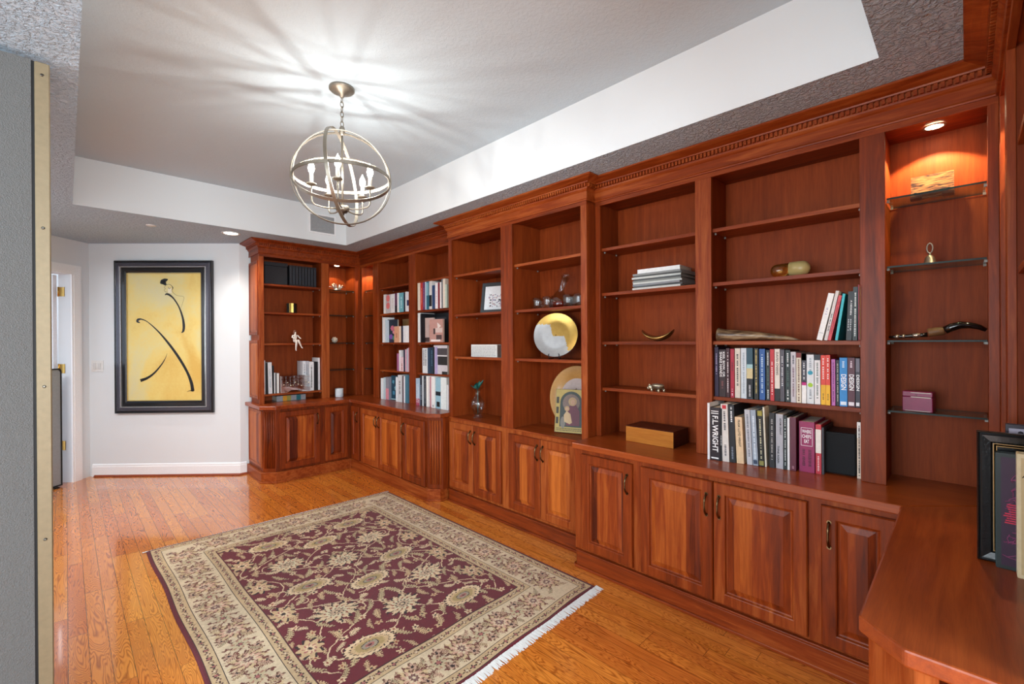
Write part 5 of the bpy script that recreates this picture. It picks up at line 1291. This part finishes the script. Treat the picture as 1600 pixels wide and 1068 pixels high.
# near bookcase
def magazine(i, z, w_, d_, th, rz, col):
    o = MB().box((-w_/2, 0, 0), (w_/2, d_, .0008)).box((-w_/2, 0, th-.0008), (w_/2, d_, th)).box((-w_/2, 0, .0008), (w_/2, .0008, th-.0008)).build('magazine', mat('cover_'+col, col, .4))
    o.location = (2.44+.003*math.sin(i*2), 1.27+.004*math.cos(i*3), z); o.rotation_euler = (0, 0, rz)
    tag(o, '%s magazine, %s from the bottom of the shelf stack' % ({'e': 'pale', 'c': 'light grey', 'd': 'whitish', '8': 'mid grey', '4': 'dark grey', 'f': 'white'}[col[0]], ORD[i]), 'magazine', 'magazines stacked on the second shelf')
    MB().box((-w_/2+.001, .001, .0009), (w_/2-.001, d_-.001, th-.0009)).build('pages', mat('magazine_pages', '9a9890', .7), o)
z = 1.6556
for i, (th, col) in enumerate([(.011, 'c0c0bc'), (.010, '44484a'), (.011, '80848a'), (.009, 'c4c8c4'), (.011, '808480'), (.009, '44484a'), (.011, 'c0c4c0'), (.010, '484a4a'), (.011, '888c8c')]): magazine(i, z, .30, .19, th, -PI/2+.04*math.sin(i*2.3), col); z += th+.0002
o = thing('book', 'white book lying on top of the magazine stack', 'book', (2.455, 1.265, z), -PI/2+.03)
MB().box((-.13, 0, 0), (.13, .003, .026)).box((-.13, .003, 0), (.13, .17, .002)).box((-.13, .003, .024), (.13, .17, .026)).build('cover', mat('cover_bright', 'e8e8e6', .4), o); MB().box((-.128, .0032, .0022), (.128, .166, .0238)).build('pages', M_PAGE, o)
# crescent bowl
t = local('crescent_bowl', 'crescent-shaped bronze and gold bowl on the third near shelf', 'bowl', (2.47, 1.275, 1.3455), -PI/2+.1)
rings = []
for i in range(25):
    u = -1+i/12; x = .096*math.sin(u*1.05)/math.sin(1.05); zc_ = .006+.066*(abs(u)**1.9); hw = .052*math.sqrt(max(0.0004, 1-u*u)); th = .004+.031*(1-u*u)
    rings.append([(x*(1-.05*k), hw*math.cos(a), zc_-.005+th*(.5+.5*math.sin(a)*(1 if math.sin(a) < 0 else .8))) for k, a in [(0, 2*PI*j/14) for j in range(14)]])
MB().loft(rings).build('bowl_shell', mat('old_gold', 'a07c48', .25, metal=.85), t)
t = local('hippo_box', 'small silver and brown animal trinket box on the fourth near shelf', 'trinket box', (2.44, 1.262, 1.0525), -PI/2-.35)
MB().lathe([(.001, .010), (.030, .012), (.042, .026), (.042, .034), (.001, .034)], n=24, sy=.75).build('box_bowl', mat('trinket_brown', '4a3826', .3, coat=.4), t)
MB().lathe([(.043, .034), (.043, .038), (.034, .046), (.001, .050)], n=24, sy=.75).build('lid', mat('trinket_silver', 'c8c0a8', .25, metal=.8), t)
M_TS = mat('trinket_silver', 'c8c0a8', .25, metal=.8)
MB().ball((-.048, -.010, .024), .016, sx=1.15).build('head', M_TS, t); MB().ball((-.062, -.014, .018), .010).build('snout', M_TS, t)
for y in (-.022, .002): MB().ball((-.046, y, .039), .0045, n=8, m=5).build('ear', M_TS, t)
for x, y in ((-.028, -.020), (.028, -.020), (-.028, .020), (.028, .020)): MB().tube([(x, y, 0), (x, y, .020)], [.007, .006], 8).build('foot', M_TS, t)
t = local('wooden_box', 'golden maple-fronted wooden box on the worktop', 'box', (2.415, 1.308, .7425), -PI/2)
WXB = wood('maple_front', 'y', 'a05a1e', 'b87430', 'c88a42', rough=.3); WD = wood('walnut_box', 'x', '2c120a', '42190e', '5a2414')
MB().bbox((-.150, .003, 0), (.150, .19, .092), .002).build('box_body', WD, t); MB().box((-.150, 0, .001), (.150, .0028, .091)).build('front_panel', WXB, t)
MB().box((-.1515, -.001, .0905), (.1515, .191, .0945)).build('lid', WD, t)
# capsule, tusk
t = local('glass_capsule', 'amber and clear glass capsule ornament on the second shelf', 'ornament', (2.50, .602, 1.6555), -PI/2)
def cap(x0, x1, r, flip):
    R = []
    N = 9
    seq = [(x0, r), (x1-r if not flip else x1, r)]
    for i in range(1, N+1): a = PI/2*i/N; seq.append((x1-r+r*math.sin(a), max(.0004, r*math.cos(a))))
    return [[(s_*(-1 if flip else 1), q*math.cos(2*PI*k/24), .036+q*math.sin(2*PI*k/24)) for k in range(24)] for s_, q in seq if True]
MB().loft(cap(.0, .085, .035, False)).build('frosted_half', mat('frosted_yellow', 'e6d28c', .3, trans=.5), t)
MB().loft(cap(.0, .085, .033, True) if False else [[(-s_, q*math.cos(2*PI*k/24), .034+q*math.sin(2*PI*k/24)) for k in range(24)] for s_, q in [(.001, .033), (.052, .033)]+[(.052+.033*math.sin(PI/2*i/9), max(.0004, .033*math.cos(PI/2*i/9))) for i in range(1, 10)]]).build('amber_half', mat('amber_glass', 'e8b050', .02, trans=.95), t)
t = local('tusk', 'long pale brown horn lying pointing right on the third shelf', 'horn', (2.45, .735, 1.3455), -PI/2)
pts = []; rad = []
for i in range(26):
    u = i/25; pts.append((-.187+.375*u, -.01+.018*math.sin(u*3), .036*(1-u)**.8+.006+.012*math.sin(PI*u)*.6)); rad.append(max(.0015, .038*(1-u)**.62*(1+.10*math.exp(-(u/.06)**2))))
for i in range(26): pts[i] = (pts[i][0], pts[i][1], rad[i]*.80+.001+ .004*math.sin(PI*i/25))
m = bpy.data.materials.new('horn'); m.use_nodes = True; n_ = NT(m); nz = n_.noise(n_.scale(n_.pos(), (1, .25, 1)), 38, 5, 1.2)
n_.put(n_.bsdf().inputs['Base Color'], n_.ramp(nz, [(.3, '24160e'), (.47, '5a4430'), (.6, '8c7456'), (.75, 'bcab8c')])); n_.bsdf().inputs['Roughness'].default_value = .35; n_.bump(nz, .3, .002)
MB().tube(pts, rad, 20, flat=.82).build('horn_body', m, t)
# black speaker
t = local('speaker', 'black box speaker with rounded edges on the worktop', 'speaker', (2.462, .4045, .7425), -PI/2+.0)
o = MB().box((-.063, 0, .004), (.063, .17, .190)).build('cabinet', mat('speaker_black', '131518', .45), t, bevel=.008)
MB().box((-.059, -.005, .008), (.059, -.0005, .186)).build('grille', mat('speaker_cloth', '0f1215', .8, bump=(900, .4, .001)), t, bevel=.004)
MB().box((-.05, .02, 0), (.05, .15, .0039)).build('rubber_foot', M_BLK, t)
# glass bay at the right: plank on props, bell, dagger, magenta box
t = local('wooden_plank_holder', 'striped wooden plank with dark metal tray on the top glass shelf', 'incense holder', (2.585, .10, 1.9435), -PI/2)
m = bpy.data.materials.new('zebrawood'); m.use_nodes = True; n_ = NT(m); nz = n_.noise(n_.scale(n_.pos(), (1, .15, 1)), 95, 3, 1.6)
n_.put(n_.bsdf().inputs['Base Color'], n_.ramp(nz, [(.38, '2c160a'), (.5, '8a5a2c'), (.64, 'b0824a')])); n_.bsdf().inputs['Roughness'].default_value = .45
MB().box((-.066, 0, .002), (.066, .018, .098)).build('plank', m, t)
MB().bbox((-.068, -.03, 0), (-.03, .024, .010), .001).bbox((.03, -.03, 0), (.068, .024, .010), .001).build('feet', mat('dark_walnut', '24130c', .4), t)
MB().bbox((-.05, -.026, .0105), (.05, -.002, .020), .001).bbox((-.055, -.030, .020), (-.046, .0, .024), .001).bbox((.046, -.030, .020), (.055, .0, .024), .001).build('tray', mat('blued_steel', '3c5a5c', .2, metal=.9), t)
t = local('hand_bell', 'small silver hand bell with loop handle on the second glass shelf', 'bell', (2.53, .105, 1.6555), -PI/2)
MB().lathe([(.0245, 0), (.023, .004), (.018, .012), (.0155, .026), (.012, .034), (.005, .040), (.001, .041), (.001, .038), (.010, .031), (.0135, .024), (.016, .011), (.0205, .003)], n=28, caps=False).build('bell_body', M_SILV, t)
MB().tube([(.009*math.cos(a), 0, .068+.020*math.sin(a)) for a in [2*PI*i/18 for i in range(18)]], .0028, 8, closed=True).tube([(0, 0, .040), (0, 0, .050)], [.005, .003], 8).build('handle_loop', M_SILV, t)
t = local('curved_dagger', 'black curved dagger with brown and silver scabbard on a glass shelf', 'dagger', (2.47, .075, 1.3455), -PI/2)
MB().tube([(-.155+.02*i, -.004, .013+.0030*i*(.45+.035*i)*.75) for i in range(7)], [.009, .0105, .0115, .012, .013, .014, .016], 14, flat=.6).build('scabbard', mat('scabbard_black', '14100e', .25, coat=.5), t)
for x0, x1, r in ((-.135, -.122, .0135), (-.112, -.104, .0135), (-.08, -.055, .0145)):
    MB().tube([(x0, -.004, .013+.006*(x0+.155)/.02*.25), (x1, -.004, .013+.006*(x1+.155)/.02*.25)], r, 14, flat=.65).build('silver_band', mat('chased_silver', 'd0c4b4', .25, metal=.9), t)
MB().tube([(-.034, -.004, .029), (-.030, -.004, .030), (.010, -.004, .036), (.014, -.004, .037)], [.022, .025, .0235, .021], 18, flat=.7).build('horn_collar', mat('brown_leather', '6a4a2c', .5, bump=(120, .5, .003)), t)
MB().tube([(.014, -.004, .038), (.035, -.004, .050), (.06, -.004, .058), (.085, -.004, .056), (.11, -.004, .048), (.128, -.004, .036)], [.020, .021, .019, .016, .013, .009], 16, flat=.75).build('grip', mat('polished_black_horn', '0c0a0a', .12, coat=.8), t)
t = local('magenta_box', 'small magenta metal box with silver clasp on lowest glass shelf', 'box', (2.475, .143, 1.0525), -PI/2-.12)
MB().bbox((-.047, 0, 0), (.047, .06, .060), .002).build('box_body', mat('magenta_enamel', '7c0a42', .42, coat=.1), t); MB().bbox((-.047, 0, .0605), (.047, .06, .082), .002).build('lid', mat('magenta_enamel', '7c0a42', .42, coat=.1), t)
MB().box((-.020, -.0015, .058), (.042, -.0003, .0604)).box((-.02, -.0015, .076), (.042, -.0003, .078)).box((-.038, -.0015, .002), (.040, -.0003, .0035)).ball((-.003, -.003, .068), .0025, n=8, m=5).build('clasp', M_SILV, t)

# the group standing on the desk at the right edge (spines turned towards the camera side, -X)
def upright(name, label, cat, x, y, wd, dep, h, col, rz):
    t = thing(name, label, cat, (x, y, .7425), rz); return t
DZ = .7425; RZ = -PI/2
t = thing('picture_frame', 'large black picture frame with thin gold lining standing on the desk', 'picture frame', (1.79, -.019, DZ), RZ)
MB().raised((0, 0, 0), (1, 0, 0), (0, 0, 1), (0, -1, 0), .27, .354, [(0, -.012), (0, .002), (.003, .006), (.006, .003), (.010, .006), (.026, .004), (.030, -.001), (.034, -.001)]).build('frame_moulding', mat('frame_gloss_black', '0e1112', .3, coat=.5, bump=(160, .3, .002)), t)
mb = MB()
for e, c_ in ((.0305, 0), (.0365, 0)): mb.raised((e, .0, e), (1, 0, 0), (0, 0, 1), (0, -1, 0), .27-2*e, .354-2*e, [(0, -.004), (0, .002), (.002, .002), (.002, -.001)])
mb.build('gold_lining', mat('gold_line', '8a6a40', .4, metal=.6), t)
MB().box((.039, -.0012, .039), (.231, .004, .315)).build('dark_picture', mat('picture_dark', '08080a', .15), t)
def faceon(x, y, th, wd, h, col, spine, art, label):
    """book standing cover-on towards -X, its spine at the viewer's left"""
    t = thing('book', label, 'book', (x, y, DZ), RZ)
    mb = MB(); m = mat('deskcover_'+col, col, .45)
    mb.box((0, 0, 0), (wd, .003, h)).box((0, th-.003, 0), (wd, th, h)).box((0, .003, 0), (.004, th-.003, h)); mb.build('cover', m, t)
    MB().box((.0045, .0032, .004), (wd-.003, th-.0032, h-.004)).build('pages', M_PAGE, t)
    if spine: MB().box((-.0008, .001, .002), (-.0001, th-.001, h-.002)).build('spine_print', mat('print_'+spine, spine, .5), t)
    n_bg, bg, lines, cl, red = art
    MB().box((n_bg, -.0008, .010), (wd-.002, -.0001, h-.010)).build('cover_picture', mat('print_'+bg, bg, .5), t)
    rg = random.Random(len(label)); mb = MB()
    for i in range(lines):
        x0, z0 = rg.uniform(n_bg+.002, wd-.03), rg.uniform(.014, h-.05); a = rg.uniform(-1.2, 1.2); L = rg.uniform(.012, .034)
        p = [(x0+L*u*math.cos(a)+.004*math.sin(5*u+i), -.0014, z0+L*u*math.sin(a)+.012*u*u) for u in (0, .33, .66, 1)]
        mb.tube(p, .0009, 4)
    mb.build('cover_drawing', mat('print_'+cl, cl, .5), t)
    if red:
        mb = MB(); rr = random.Random(3)
        for i in range(9): z0 = h*.40+i*.006; mb.box((n_bg+.004+rr.uniform(0, .01), -.0017, z0), (n_bg+.03+rr.uniform(0, .02), -.0009, z0+.003))
        mb.build('cover_marks', mat('print_'+red, red, .5), t)
    return t
faceon(1.757, -.054, .029, .19, .305, '14201f', '2c4446', (.009, '2e0e2c', 130, '8a3c66', 'c02040'), 'black and plum book with tangled line cover against the framed picture')
faceon(1.715, -.090, .036, .20, .315, 'd8c49c', 'e4d6b4', (.006, 'c8ae80', 60, '4a3a2a', None), 'cream illustrated book, frontmost and rightmost on the desk')
t = thing('book', 'purple-edged book with black and white photo cover behind the desk frame', 'book', (1.835, -.075, DZ), RZ)
MB().box((0, 0, 0), (.17, .003, .372)).box((0, .022, 0), (.17, .025, .372)).box((0, .003, 0), (.004, .022, .372)).build('cover', mat('deskcover_purple', '241826', .4), t)
MB().box((.0045, .0033, .004), (.167, .0217, .368)).build('pages', M_PAGE, t)
MB().box((.006, -.0008, .006), (.166, -.0001, .362)).build('cover_picture', mat('print_a8a0b0', 'a8a0b0', .4), t)
mb = MB(); rg = random.Random(6)
for i in range(60): x0, z0 = rg.uniform(.008, .15), rg.uniform(.28, .355); mb.ball((x0, -.0012, z0), rg.uniform(.002, .006), n=8, m=4, sy=.15)
mb.build('cover_photo_marks', mat('print_2a2430', '2a2430', .5), t)
